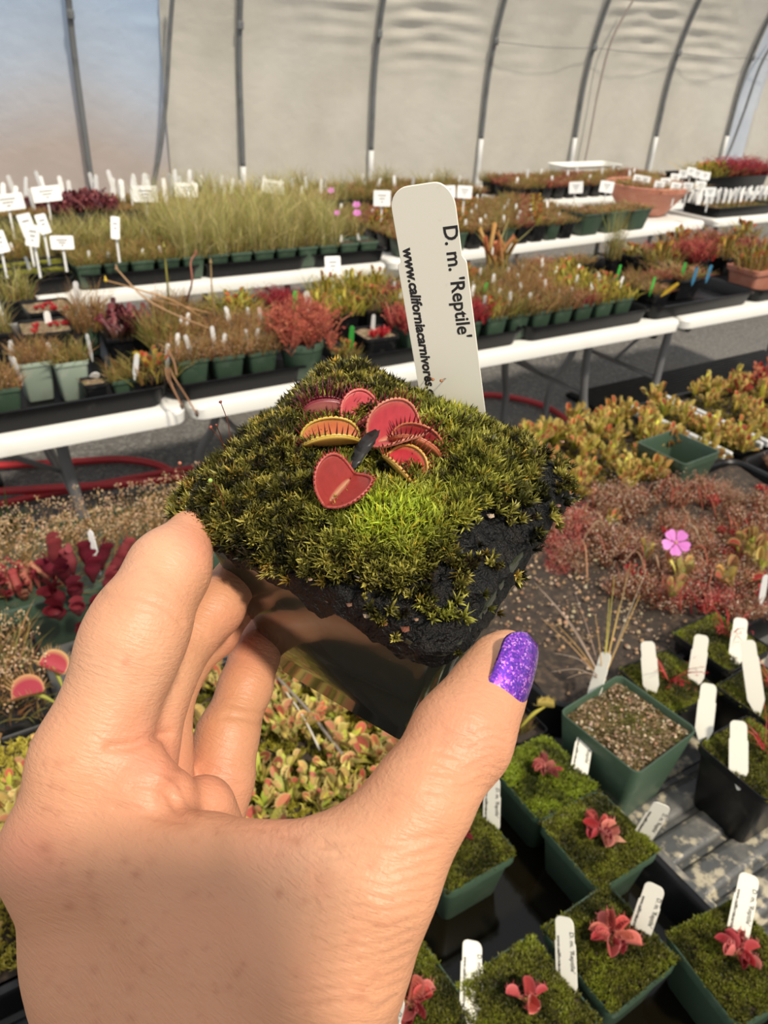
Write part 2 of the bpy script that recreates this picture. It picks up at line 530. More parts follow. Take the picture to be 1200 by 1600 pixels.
def build_nail():
    mb = MB()
    p0 = cpt(795, 1126, .1632); p1 = cpt(846, 1000, .1735)
    ax = unit(p1 - p0); n = np.array([0.74, 0.24, 0.62]); n = unit(n - ax*(n @ ax)); w = np.cross(ax, n)
    Lg = np.linalg.norm(p1 - p0)
    rows, nc = [], 15
    for lay in (0, 1):
        for i in range(19):
            s = i/18
            hw = .0066*(math.sin(min(1, (s+.06)*2.6)*math.pi/2)**.75)*(1.0 if s < .72 else math.sqrt(max(0.0, 1-((s-.72)/.30)**2)))
            q = []
            for j in range(nc):
                t = -1 + 2*j/(nc-1)
                x = t*hw
                q.append(p0 + ax*Lg*(s - .07*t*t*(1 if s < .5 else -0.2)) + w*x - n*(x*x/(2*.0075) + .0016*(2*s-1)**2 + .0008*lay + .0006*s))
            rows.append(np.array(q))
    R_ = 19
    V = np.concatenate(rows); T = []
    for lay in (0, 1):
        for i in range(R_-1):
            for j in range(nc-1):
                a = (lay*R_+i)*nc+j; b = a+nc
                t = [(a, a+1, b+1), (a, b+1, b)]
                T += t if lay == 0 else [x[::-1] for x in t]
    o = R_*nc
    for i in range(R_-1):
        for j in (0, nc-1):
            a = i*nc+j; b = a+nc
            T += [(a, b, b+o), (a, b+o, a+o)]
    for j in range(nc-1):
        for i in (0, R_-1):
            a = i*nc+j
            T += [(a, a+1, a+1+o), (a, a+1+o, a+o)]
    Wd = CAM[None] + V[:, :1]*RT + V[:, 1:2]*UP - V[:, 2:]*FW
    mb.add(Wd - _ho, T, (.1, .02, .3))
    return mb.mesh('thumb_nail', True)


def nail_material():
    m = bpy.data.materials.new('purple_glitter_polish'); m.use_nodes = True
    N = m.node_tree.nodes; L = m.node_tree.links; bs = N['Principled BSDF']
    tc = N.new('ShaderNodeTexCoord')
    v = N.new('ShaderNodeTexVoronoi'); v.inputs['Scale'].default_value = 2300; L.new(tc.outputs['Object'], v.inputs['Vector'])
    nz = N.new('ShaderNodeTexNoise'); nz.inputs['Scale'].default_value = 500; nz.inputs['Detail'].default_value = 3
    L.new(tc.outputs['Object'], nz.inputs['Vector'])
    r = N.new('ShaderNodeValToRGB'); e = r.color_ramp.elements
    e[0].position = .0; e[0].color = (0.055, 0.008, 0.22, 1); e[1].position = 1; e[1].color = (0.75, 0.35, 0.80, 1)
    a = e.new(.45); a.color = (0.10, 0.012, 0.42, 1)
    b = e.new(.70); b.color = (0.28, 0.03, 0.50, 1)
    sp = N.new('ShaderNodeSeparateColor'); L.new(v.outputs['Color'], sp.inputs[0])
    mx = N.new('ShaderNodeMath'); mx.operation = 'MULTIPLY_ADD'; mx.inputs[1].default_value = .75
    L.new(sp.outputs[0], mx.inputs[0])
    ad = N.new('ShaderNodeMath'); ad.operation = 'MULTIPLY_ADD'; ad.inputs[1].default_value = .9; ad.inputs[2].default_value = -.32
    L.new(nz.outputs['Fac'], ad.inputs[0]); L.new(ad.outputs[0], mx.inputs[2])
    L.new(mx.outputs[0], r.inputs[0]); L.new(r.outputs[0], bs.inputs['Base Color'])
    bp = N.new('ShaderNodeBump'); bp.inputs['Strength'].default_value = .5; bp.inputs['Distance'].default_value = .0004
    L.new(sp.outputs[1], bp.inputs['Height']); L.new(bp.outputs[0], bs.inputs['Normal'])
    bs.inputs['Metallic'].default_value = .55; bs.inputs['Roughness'].default_value = .32
    bs.inputs['Coat Weight'].default_value = .9; bs.inputs['Coat Roughness'].default_value = .06
    return m


nail = new_obj('thumb_nail', build_nail(), hand, nail_material())
nail['label'] = 'glittering purple polished thumb nail'
# ------------------------------------------------------------------ the held pot
HS, HH, HK = 0.083, 0.076, 0.70      # rim side, height, foot/rim ratio
_Rp = np.array([[0.84535999, 0.53292408, 0.03685669], [-0.39866857, 0.58346068, 0.70755707], [0.35556977, -0.61283404, 0.70569439]])
_tp = np.array([2.51923300e-03, 4.40156091e-03, -2.23780765e-01])
CAM3 = np.c_[RT, UP, -FW]
POTR = CAM3 @ _Rp
POTT = CAM + CAM3 @ _tp              # rim centre in the world
_POTB = POTT - POTR @ np.array([0, 0, HH])


def pot_uv(px, py, z=0.0):           # photo position -> pot coordinates (metres) on the plane z above the rim
    v = np.array([(px-600)/F, -(py-800)/F, -1.0])
    n = _Rp[:, 2]; o = _tp + n*z
    p = v*((o @ n)/(v @ n))
    return (p - _tp) @ _Rp           # x, y, z in rim frame


held = empty('potted_flytrap', _POTB)
held.matrix_world = Matrix([[*POTR[i], _POTB[i]] for i in range(3)] + [[0, 0, 0, 1]])
tag(held, 'dark green square pot of moss and open red flytraps gripped in the hand', 'potted plant')


def square_pot_mesh(name, s, h, k, r=.008, soil=.012, lip=.0016, n=5, rimh=.0):
    mb = MB(); R = []
    sz = lambda z: s*(k + (1-k)*z/h)
    R.append(rsq(sz(0)*.93, sz(0)*.93, r*.6, .0, n)); R.append(rsq(sz(0), sz(0), r*.75, .003, n))
    if rimh > 0:
        R.append(rsq(sz(h-rimh)-.003, sz(h-rimh)-.003, r, h-rimh, n)); R.append(rsq(s, s, r, h-rimh+.001, n))
    R.append(rsq(s, s, r, h-.0015, n)); R.append(rsq(s-.001, s-.001, r, h, n))
    R.append(rsq(s-2*lip, s-2*lip, r-lip*.7, h-.0003, n)); R.append(rsq(s-2*lip-.001, s-2*lip-.001, r-lip*.7, h-.002, n))
    zi = max(h-soil, .006)
    R.append(rsq(sz(zi)-2*lip-.001, sz(zi)-2*lip-.001, r*.8, zi, n))
    loft(mb, R, (.1, .1, .1), True, True)
    return mb.mesh(name, False)


def shade_auto(me, ang=40):
    import bmesh
    bm = bmesh.new(); bm.from_mesh(me)
    for f in bm.faces: f.smooth = True
    for e in bm.edges:
        if len(e.link_faces) == 2 and e.calc_face_angle(0) > math.radians(ang): e.smooth = False
    bm.to_mesh(me); bm.free()
    return me


M['held_pot'] = mat('glossy_dark_green_plastic', (0.030, 0.034, 0.020), 0.16, spec=0.62, coat=.4,
                    noise=[(160, (0.055, 0.055, 0.035), .55, .8), (700, (0.26, 0.24, 0.20), .735, .76)], bump=[(30, .12, .002), (400, .05, .0006)])
hp = new_obj('pot', shade_auto(square_pot_mesh('held_pot', HS, HH, HK, .0085, .008, n=8), 35), held, M['held_pot'])


def fbm(x, y, seed=0, oct_=4, sc_=1.0):          # cheap value noise for shapes
    r = np.random.default_rng(seed)
    out = np.zeros_like(x, dtype=float); amp = 1.0
    for o in range(oct_):
        for q in range(4):
            a = r.random()*6.28; ph = r.random()*6.28; fq = sc_*(2**o)*(.7+.6*r.random())
            out += amp*.35*np.sin(fq*(x*math.cos(a)+y*math.sin(a)) + ph + 1.7*np.sin(fq*.6*(y*math.cos(a)-x*math.sin(a))+ph*2))
        amp *= .55
    return out


def in_poly(x, y, poly):
    x = np.asarray(x); y = np.asarray(y); c = np.zeros(x.shape, bool); n = len(poly)
    for i in range(n):
        x0, y0 = poly[i]; x1, y1 = poly[i-1]
        m = ((y0 > y) != (y1 > y)) & (x < (x1-x0)*(y-y0)/(y1-y0+1e-12)+x0)
        c ^= m
    return c


def rim_proj(P):                     # rim-frame points -> photo position
    q = P @ _Rp.T + _tp
    return 600+F*q[:, 0]/-q[:, 2], 800-F*q[:, 1]/-q[:, 2]


def moss_top(x, y):                  # height of the mossy surface over the rim plane
    e = HS/2
    ux, uy = np.abs(x)/e, np.abs(y)/e
    m = np.maximum(ux, uy)
    z = .0060*(1-np.clip(ux, 0, 1)**4)*(1-np.clip(uy, 0, 1)**4)**.8 + .0030 + .0010*fbm(x*1000, y*1000, 3, 3, .25)
    z = z + .0045*np.clip((-x/e-.45)/.5, 0, 1)*np.clip(1.2-np.clip(-y/e, 0, 1)*.9, 0, 1) - .0015*np.clip((x/e-.5)/.5, 0, 1)
    z = z - np.clip(m-1.0, 0, 1)*e*np.where((-x > np.abs(y)), .45, 1.5)
    return z


BLACK = [(815, 668), (870, 655), (925, 700), (905, 800), (850, 930), (775, 1010), (720, 1060), (640, 1040), (560, 985), (430, 920), (500, 905), (600, 925), (680, 900), (705, 850), (735, 800), (790, 800), (820, 760), (850, 715)]

def build_soil():
    n = 150; e = HS/2*1.03
    g = np.linspace(-e, e, n); X, Y = np.meshgrid(g, g, indexing='ij')
    # round the corners of the crust
    rr = .013; ax_, ay_ = np.abs(X), np.abs(Y); cx = e-rr
    ox, oy = np.maximum(ax_-cx, 0), np.maximum(ay_-cx, 0); dd = np.hypot(ox, oy)
    sc_ = np.where((ox > 0) & (oy > 0) & (dd > rr), rr/np.maximum(dd, 1e-9), 1)
    X2 = np.sign(X)*np.where(ox > 0, cx+ox*sc_, ax_); Y2 = np.sign(Y)*np.where(oy > 0, cx+oy*sc_, ay_)
    Z = moss_top(X2, Y2) - .0012 + .0007*fbm(X2*1000, Y2*1000, 9, 4, .9)
    q_ = np.clip((np.maximum(ax_, ay_)/e-.93)/.07, 0, 1)
    Z = Z - q_*q_*(.0045 + .0022*fbm(X*1000, Y*1000, 17, 2, .22))
    V = np.c_[X2.ravel(), Y2.ravel(), Z.ravel()+HH]
    i = np.arange(n-1)[:, None]*n + np.arange(n-1)[None]
    i = i.ravel()
    T = np.concatenate([np.c_[i, i+n, i+n+1], np.c_[i, i+n+1, i+1]])
    mb = MB(); mb.add(V, T, (.02, .018, .016))
    return mb.mesh('soil', True)

M['crust'] = mat('wet_black_crust', (0.0045, 0.0042, 0.004), 0.38, spec=.22, noise=[(230, (0.016, 0.012, 0.008), .55, .75), (1200, (.10, .06, .035), .72, .76)],
                 bump=[(350, .9, .0022), (1300, .8, .0010)])
new_obj('soil', build_soil(), held, M['crust'])


def build_moss():
    N = 8600; e = HS/2*1.06
    x = rng.uniform(-e-.006, e, N); y = rng.uniform(-HS/2*1.03, e, N)
    cc = np.hypot(np.maximum(np.where(x < 0, -x-.006, x)-(e-.012), 0), np.maximum(np.abs(y)-(e-.012), 0))
    k = cc < .012; x, y = x[k], y[k]
    z = moss_top(x, y)
    P = np.c_[x, y, z]
    px, py = rim_proj(P)
    blk = in_poly(px + 14*fbm(x*1000, y*1000, 5, 3, .5), py + 14*fbm(x*1000, y*1000, 6, 3, .5), BLACK)
    keep = ~blk | (rng.random(len(x)) < np.where(fbm(x*1000, y*1000, 8, 2, .45) > .45, .75, .02))
    keep &= (fbm(x*1000, y*1000, 12, 3, .8) > -.75) | (rng.random(len(x)) < .3)
    # bare hollows in the front part
    keep &= ~((py > 880) & (fbm(x*1000, y*1000, 21, 3, .6) > .35) & (rng.random(len(x)) < .8))
    # foot space of the plant
    x, y, z, px, py, blk = [q[keep] for q in (x, y, z, px, py, blk)]
    N = len(x)
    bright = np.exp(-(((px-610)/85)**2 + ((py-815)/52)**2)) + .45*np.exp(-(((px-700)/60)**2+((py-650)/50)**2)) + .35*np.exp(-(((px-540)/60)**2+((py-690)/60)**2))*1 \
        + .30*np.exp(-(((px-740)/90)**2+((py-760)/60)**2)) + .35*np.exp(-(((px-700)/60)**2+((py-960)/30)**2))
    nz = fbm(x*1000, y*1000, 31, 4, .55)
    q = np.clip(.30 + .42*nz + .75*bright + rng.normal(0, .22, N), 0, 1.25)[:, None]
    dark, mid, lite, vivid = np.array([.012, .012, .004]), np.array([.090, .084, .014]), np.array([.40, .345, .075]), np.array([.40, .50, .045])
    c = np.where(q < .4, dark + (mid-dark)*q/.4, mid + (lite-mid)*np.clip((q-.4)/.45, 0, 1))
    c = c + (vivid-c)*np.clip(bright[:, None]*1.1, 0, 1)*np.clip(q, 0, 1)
    yel = (rng.random(N) < .10)[:, None]; c = np.where(yel, c*np.array([1.35, 1.0, .8]), c)
    gone = (rng.random(N) < .09)[:, None]; c = np.where(gone, np.array([.035, .022, .010]), c)
    e = HS/2
    nrm = unit(np.c_[x/e*.35 + np.clip(np.abs(x)/e-.93, 0, 1)*np.sign(x)*6, y/e*.35 + np.clip(np.abs(y)/e-.93, 0, 1)*np.sign(y)*6, np.ones(N)])
    nrm = unit(nrm + rng.normal(0, .28, (N, 3)))
    near = np.exp(-(((px-580)/75)**2 + ((py-700)/60)**2)**2)
    L = (.0019 + .0015*rng.random(N))*(1-.55*near)*(1 + .75*np.clip(bright, 0, 1))*np.where(blk, .8, 1)
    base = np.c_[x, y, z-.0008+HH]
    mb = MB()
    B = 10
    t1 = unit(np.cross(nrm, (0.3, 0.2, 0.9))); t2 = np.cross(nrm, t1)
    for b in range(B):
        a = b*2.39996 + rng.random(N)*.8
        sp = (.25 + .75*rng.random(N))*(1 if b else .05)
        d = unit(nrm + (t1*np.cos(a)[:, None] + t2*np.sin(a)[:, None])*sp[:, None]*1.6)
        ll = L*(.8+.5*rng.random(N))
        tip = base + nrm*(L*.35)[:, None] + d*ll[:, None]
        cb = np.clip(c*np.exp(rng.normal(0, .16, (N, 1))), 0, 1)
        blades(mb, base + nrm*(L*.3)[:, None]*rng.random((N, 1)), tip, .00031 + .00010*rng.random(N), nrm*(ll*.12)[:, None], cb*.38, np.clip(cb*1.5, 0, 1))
    return mb.mesh('moss', False)


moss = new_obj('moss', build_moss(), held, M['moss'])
tag(moss, kind='stuff')


# ---- traps: hinge centre at a photo position, frame given in camera space
M['trap'] = mat('flytrap_flesh', attr=True, rough=0.36, spec=0.5, transl=0.12, sss=(0.12, (1.0, .3, .15), .0012), bump=[(900, .12, .0004), (2600, .15, .0002)])


def lobe_grid(Lx, W, al, bend, nu=22, nv=9):
    """one lobe: x along the hinge, in the y (side) / z (opening) plane; al = angle from the opening direction"""
    u = np.linspace(0, math.pi, nu); out = np.zeros((nu, nv, 3))
    for i, ph in enumerate(u):
        xr = -Lx*math.cos(ph); wr = W*(math.sin(ph)**.72)
        for j in range(nv):
            v = j/(nv-1)
            w = wr*v
            x = xr*(v*.55+.45) if True else xr
            x = -Lx*math.cos(ph)*(.62+.38*v)
            # follow a bent profile: starts at al, turns inwards along the way
            k = bend/W
            ang = al + bend*.5
            if abs(k) < 1e-6: yy, zz = w*math.sin(ang), w*math.cos(ang)
            else:
                yy = (math.cos(ang - k*w) - math.cos(ang))/k
                zz = (math.sin(ang) - math.sin(ang - k*w))/k
            out[i, j] = (x, yy, zz)
    return out


def make_trap(parent, px, py, hz, hinge, opening, Lx, W, al1, al2, cin, cout, crim, tooth=.0042, tcol=(.12, .01, .015), bend=.55, nt=15, name='trap', label=None):
    hg = unit(np.array(hinge, float)); op = np.array(opening, float); op = unit(op - hg*(op @ hg)); sd = np.cross(op, hg)
    o_rim = pot_uv(px, py, hz)
    root = empty(name); root.parent = parent
    fr = np.c_[hg, sd, op]                     # columns: hinge, side, opening in camera space
    loc = _Rp.T @ fr                           # in pot frame
    root.matrix_local = Matrix([[*loc[i], o_rim[i] + (HH if i == 2 else 0)] for i in range(3)] + [[0, 0, 0, 1]])
    if label: root['label'] = label
    th = .00045
    for sgn, al in ((1, al1), (-1, al2)):
        g = lobe_grid(Lx, W, al, bend)
        g[..., 1] *= sgn
        nu, nv = g.shape[:2]
        du = np.gradient(g, axis=0); dv = np.gradient(g, axis=1)
        n = unit(np.cross(du, dv))             # pointing
        ref = np.array([0, -sgn, .6]); fl = np.sign((n*ref).sum(-1, keepdims=True)); n = n*np.where(fl == 0, 1, fl)
        inner = g; outer = g - n*th*(1.4 - .5*np.linspace(0, 1, nv)[None, :, None])
        v = np.linspace(0, 1, nv)[None, :, None]
        ci = np.array(cin)[None, None]*(1 - .0*v) + 0*g
        f = np.clip((v-.83)/.17, 0, 1); ci = ci*(1-f) + np.array(crim)*f
        ci = ci*np.exp(rng.normal(0, .05, (nu, nv, 1)))
        f2 = np.clip((.10-v)/.10, 0, 1); ci = ci*(1-f2*.5) + np.array((.75, .55, .30))*f2*.5
        co = np.array(cout)[None, None] + 0*g; f3 = np.clip((v-.8)/.2, 0, 1); co = co*(1-f3) + np.array(crim)*f3
        mb = MB()
        i = (np.arange(nu-1)[:, None]*nv + np.arange(nv-1)[None]).ravel()
        T1 = np.concatenate([np.c_[i, i+nv, i+nv+1], np.c_[i, i+nv+1, i+1]])
        T2 = T1[:, ::-1]
        edge = np.arange(nu)*nv + nv-1
        o = nu*nv
        T3 = np.concatenate([np.c_[edge[:-1], edge[1:], edge[1:]+o], np.c_[edge[:-1], edge[1:]+o, edge[:-1]+o]])
        mb.add(np.concatenate([inner.reshape(-1, 3), outer.reshape(-1, 3)]), np.concatenate([T1, T2+o, T3]), np.concatenate([ci.reshape(-1, 3), co.reshape(-1, 3)]))
        # beaded lip
        rim = g[:, -1] + n[:, -1]*th*.4
        lip = spline(rim, nu*2)
        blobs(mb, lip[1::2], np.full(len(lip[1::2]), .00050)*(1+.3*rng.random(len(lip[1::2]))), np.array(crim)*1.05)
        tube(mb, lip, .00042, crim, 6)
        lb = new_obj('lobe', mb.mesh('lobe', True), root, M['trap'])
        # teeth
        mt = MB()
        for q in range(nt):
            fq = (q+.8)/(nt+.6)*(nu-1); a = int(fq); b = min(a+1, nu-1); t = fq-a
            p = rim[a]*(1-t)+rim[b]*t
            d = unit((g[a, -1]-g[a, -3])*(1-t) + (g[b, -1]-g[b, -3])*t)
            inn = n[a, -1]
            d = unit(d*1.0 + inn*(.15+.1*rng.random()) + rng.normal(0, .09, 3))
            ln = tooth*(.75+.5*rng.random())*(.6+.4*math.sin(math.pi*(q+.5)/nt))
            pts = np.array([p-d*.0002, p+d*ln*.5+inn*ln*.03, p+d*ln+inn*ln*.12])
            tube(mt, pts, [.00030, .00019, .00003], [1.0*np.array(tcol)], 4)
        new_obj('teeth', mt.mesh('teeth', True), root, M['trap'])
    return root


RED, DRED, PINK = (.42, .036, .042), (.24, .012, .016), (.48, .055, .068)
YEL, ORG, YRIM, PRIM = (.42, .30, .045), (.50, .20, .06), (.62, .42, .08), (.62, .22, .14)
make_trap(held, 531, 766, .0122, (.52, .62, -.50), (.30, .30, .88), .0070, .0108, .95, .55, (.30, .038, .032), ORG, (.44, .09, .07), .0022, (.30, .03, .03), .35, 17)
make_trap(held, 517, 694, .0095, (.97, .10, -.10), (-.02, .80, .52), .0088, .0080, .42, .78, (.55, .16, .06), (.50, .24, .06), YRIM, .0045, (.16, .02, .02), .8, 17)
make_trap(held, 510, 650, .0085, (.98, .02, -.15), (.05, .86, .40), .0074, .0060, .34, .30, DRED, (.42, .14, .12), (.20, .02, .03), .0066, (.10, .01, .02), .6, 19)
make_trap(held, 570, 656, .0085, (.72, .42, -.36), (-.30, .82, .46), .0066, .0096, .25, 1.15, PINK, ORG, (.66, .16, .14), .0026, (.30, .03, .04), .5, 15)
make_trap(held, 618, 682, .0112, (.86, .30, -.26), (-.06, .72, .66), .0084, .0116, .30, 1.05, PINK, (.45, .26, .08), PRIM, .0042, (.16, .012, .02), .5, 19)
make_trap(held, 648, 703, .0095, (.86, -.34, -.06), (.26, .80, .48), .0080, .0078, .42, .66, DRED, (.40, .16, .05), (.46, .13, .06), .0042, (.14, .01, .015), .8, 18)
make_trap(held, 626, 737, .0098, (.60, -.60, .20), (.34, .56, .72), .0064, .0082, .80, .70, (.46, .02, .03), (.46, .34, .06), (.60, .34, .08), .0038, (.30, .05, .03), .5, 14)


def make_leaf_stalks():              # short leaf stalks that carry the traps, and one blackened leaf
    c = pot_uv(580, 706, .004)
    for px, py, cc in ((540, 745, (.30, .34, .05)), (530, 690, (.34, .34, .06)), (530, 655, (.25, .25, .05)), (578, 662, (.30, .28, .06)), (612, 680, (.34, .36, .06)), (640, 700, (.42, .40, .05)), (622, 728, (.30, .42, .05))):
        p = pot_uv(px, py, .0092)
        mb = MB()
        a = np.array([c[0], c[1], HH+.0080]); b = np.array([p[0], p[1], HH+.0092])
        w = unit(np.cross(b-a, (0, 0, 1)))
        m_ = (a+b)/2 + np.array([0, 0, .0018])
        q = spline([a, m_, b], 9)
        wd = np.array([.0008, .0012, .0017, .0021, .0024, .0024, .0020, .0013, .0008])
        V = np.concatenate([q - w*wd[:, None] + [0, 0, .0004], q, q + w*wd[:, None] + [0, 0, .0004], q - [0, 0, .0005]])
        T = []
        for i in range(8):
            T += [(i, 9+i, 10+i), (i, 10+i, i+1), (9+i, 18+i, 19+i), (9+i, 19+i, 10+i), (27+i, i, i+1), (27+i, i+1, 28+i), (18+i, 27+i, 28+i), (18+i, 28+i, 19+i)]
        mb.add(V, T, cc)
        new_obj('leaf_stalk', mb.mesh('leaf_stalk', True), held, M['trap'])
    mb = MB()
    a = pot_uv(550, 734, .0135); b = pot_uv(590, 674, .0150)
    q = spline([a, (a+b)/2+np.array([0, 0, .001]), b], 11) + np.array([0, 0, HH])
    w = unit(np.cross(b-a, (0, 0, 1)))
    wd = .0022*np.sin(np.linspace(.35, 2.9, 11))**.8
    V = np.concatenate([q-w*wd[:, None]+[0, 0, .0007], q, q+w*wd[:, None]+[0, 0, .0009], q-[0, 0, .0006]])
    V += rng.normal(0, .0002, V.shape)
    T = []
    for i in range(10):
        T += [(i, 11+i, 12+i), (i, 12+i, i+1), (11+i, 22+i, 23+i), (11+i, 23+i, 12+i), (33+i, i, i+1), (33+i, i+1, 34+i), (22+i, 33+i, 34+i), (22+i, 34+i, 23+i)]
    mb.add(V, T, (.018, .016, .014))
    d = new_obj('dead_leaf', mb.mesh('dead_leaf', True), held, M['trap']); d['label'] = 'withered black leaf'


make_leaf_stalks()


def stalk(base, tip, mid, capc, r=.00013, cap=(.0006, .0010), name='spore_stalk'):
    mb = MB()
    a = pot_uv(*base, .006); 
    # heights chosen so the stalk rises from the moss
    def lift(p, hz): return pot_uv(p[0], p[1], hz)
    q = spline([a, lift(mid, .012), lift(tip, .019)], 14) + np.array([0, 0, HH])
    tube(mb, q, r, (.16, .05, .025), 5)
    d = unit(q[-1]-q[-2])
    tube(mb, [q[-1]-d*cap[1]*.2, q[-1]+d*cap[1]*.5+[0, 0, -.0002], q[-1]+d*cap[1]*1.2+[0, 0, -.0006]], [cap[0]*.4, cap[0], cap[0]*.2], capc, 6)
    new_obj(name, mb.mesh(name, True), held, M['trap'])


stalk((360, 690), (345, 629), (356, 660), (.20, .05, .03))
stalk((352, 706), (330, 668), (346, 690), (.34, .08, .04))
stalk((350, 700), (338, 664), (345, 682), (.24, .06, .03), cap=(.0004, .0007))
stalk((296, 760), (281, 724), (287, 742), (.42, .14, .08))
stalk((350, 800), (330, 752), (344, 770), (.36, .50, .12), cap=(.0007, .0018))
stalk((664, 604), (676, 592), (668, 588), (.34, .14, .05))
stalk((700, 606), (690, 594), (697, 592), (.34, .14, .05))

for px, py, r, cc in ((632, 983, .0012, (.20, .07, .04)), (572, 962, .0010, (.42, .32, .22)), (795, 752, .0009, (.45, .30, .20)), (766, 806, .0011, (.50, .38, .26)), (693, 640, .0005, (.5, .35, .25)), (508, 827, .0005, (.5, .25, .12)),
                      (872, 790, .0008, (.3, .14, .1)), (600, 975, .0008, (.26, .10, .05)), (545, 945, .0008, (.20, .10, .06)), (878, 690, .0009, (.26, .14, .09)), (650, 968, .0006, (.34, .20, .12)), (484, 905, .0007, (.35, .22, .14))):
    mb = MB(); p = pot_uv(px, py, .003); z = float(moss_top(p[0:1], p[1:2])[0])
    p = pot_uv(px, py, z+.0004)
    t = p + np.array([0, 0, HH])
    blobs(mb, [t, t+[r*.4, r*.2, 0]], np.array([[r, r*.8, r*.7], [r*.7, r, r*.6]]), cc)
    new_obj('grit_grain', mb.mesh('grit_grain', False), held, M['moss'])

# ------------------------------------------------------------------ the held plant label
def label_outline(Lg=.098, w=.0103, sh=.0215, step=.0011, tipw=.0015):
    """outline in x (across), y (down from the top); shoulders step out at sh below the top"""
    pts = []
    wn = w - step
    rc = .0055
    for i in range(9):
        a = math.radians(180 - 90*i/8); pts.append((-wn+rc+rc*math.cos(a), rc - rc*math.sin(a)))
    for i in range(9):
        a = math.radians(90 - 90*i/8); pts.append((wn-rc+rc*math.cos(a), rc*1.35 - rc*1.35*math.sin(a)))
    pts += [(wn, sh-.001), (wn+.0004, sh), (w-.0003, sh+.0006), (w, sh+.0014)]
    pts += [(w, Lg-.022), (tipw, Lg), (-tipw, Lg), (-w, Lg-.022)]
    pts += [(-w, sh+.0002), (-w+.0002, sh-.0002), (-wn, sh-.0008)]
    return np.array(pts)


def label_mesh(th=.0009, **kw):
    o = label_outline(**kw); n = len(o)
    c = np.array([[0, kw.get('Lg', .098)*.5]])
    mb = MB()
    b = .00018
    ctr = o.mean(0)
    ins = o - unit(o-ctr)*b
    rings = [np.c_[ins, np.full(n, 0)], np.c_[o, np.full(n, b)], np.c_[o, np.full(n, th-b)], np.c_[ins, np.full(n, th)]]
    rings = [r*np.array([1, -1, 1]) for r in rings]        # y up, top of the label at y = 0
    loft(mb, rings, (.8, .8, .7), True, True)
    return mb.mesh('label', False)


def text_mesh(s, size, bold=0.0, shear=0.0, spacing=1.0):
    cu = bpy.data.curves.new('lettering', 'FONT'); cu.body = s; cu.size = size; cu.offset = bold; cu.shear = shear; cu.space_character = spacing
    cu.resolution_u = 3
    cu.extrude = .00003
    o = bpy.data.objects.new('lettering', cu); col.objects.link(o)
    dg = bpy.context.evaluated_depsgraph_get(); dg.update()
    me = bpy.data.meshes.new_from_object(o.evaluated_get(dg))
    bpy.data.objects.remove(o); bpy.data.curves.remove(cu)
    me.name = 'lettering'
    if not me.materials: me.materials.append(M['ink'])
    else: me.materials[0] = M['ink']
    return me


LABEL_ME = label_mesh()
LABEL_ME.materials.append(M['label'])
NAME_ME = text_mesh("D. m. 'Reptile'", .0059, .00011)
SITE_ME = text_mesh('www.californiacarnivores.com', .0043, .00017, .12)


LABEL_NEAR = label_mesh(Lg=.078); LABEL_NEAR.materials.append(M['label'])


def place_label(p_top, p_base_dir, across, name='plant_label', text=True, mesh=None):
    """top centre in the world, direction downwards along the label, direction across it; front faces across x -down"""
    dn = unit(np.array(p_base_dir, float)); ac = np.array(across, float); ac = unit(ac - dn*(ac @ dn)); nz_ = np.cross(ac, -dn)
    o = new_obj(name, mesh or LABEL_ME)
    o.matrix_world = Matrix([[ac[i], -dn[i], nz_[i], p_top[i]] for i in range(3)] + [[0, 0, 0, 1]])
    if text:
        for me, x, y in ((NAME_ME, .0076-.0027, -.0118), (SITE_ME, -.0078, -.0166)):
            t = new_obj('printed_name' if me is NAME_ME else 'printed_address', me, o)
            t.matrix_local = Matrix.Translation((x, y, .00093)) @ Matrix.Rotation(-math.pi/2, 4, 'Z')
    return o


_tp3 = at(657, 287, .214); _bs3 = at(706, 618, .2485)
_lab = place_label(_tp3, _bs3-_tp3, CAM3 @ np.array([.97, -.10, .22]))
tag(_lab, 'large white plastic label with black print standing in the held pot', 'plant label')
# ------------------------------------------------------------------ ground, film wall, hoops
def on_wall(px, py, d):              # photo position -> (t, z) on the vertical plane at distance d across
    v = FW + RT*(px-600)/F - UP*(py-800)/F
    P = CAM + v*(d/(v @ NX))
    return float(P @ AX), float(P[2])


M['gravel'] = mat('grey_gravel', (0.135, 0.13, 0.122), 0.9, noise=[(55, (0.26, 0.25, 0.23), .50, .66), (130, (0.055, 0.054, 0.052), .50, .66), (1.6, (0.17, 0.155, 0.13), .5, .8)], bump=[(110, .8, .012), (45, .5, .02)])
mb = MB()
_g = 61
_xs = np.linspace(-9, 22, _g); _ys = np.linspace(-4, 24, _g)
XX, YY = np.meshgrid(_xs, _ys, indexing='ij')
_i = (np.arange(_g-1)[:, None]*_g + np.arange(_g-1)[None]).ravel()
mb.add(np.c_[XX.ravel(), YY.ravel(), -.01+.008*fbm(XX.ravel(), YY.ravel(), 2, 3, 1.3)], np.concatenate([np.c_[_i, _i+_g, _i+_g+1], np.c_[_i, _i+_g+1, _i+1]]))
floor = new_obj('floor', mb.mesh('floor', True), None, M['gravel'])
tag(floor, 'grey gravel ground under the benches', kind='structure')

WALL_D = 6.3
Z0, RA = 1.15, 2.6


def profile(s):                      # s = length along the hoop from the ground -> (distance across, height)
    if s <= Z0: return WALL_D - .02*s, s
    th = (s - Z0)/RA
    return WALL_D - .02*Z0 - RA*(1-math.cos(th)), Z0 + RA*math.sin(th)


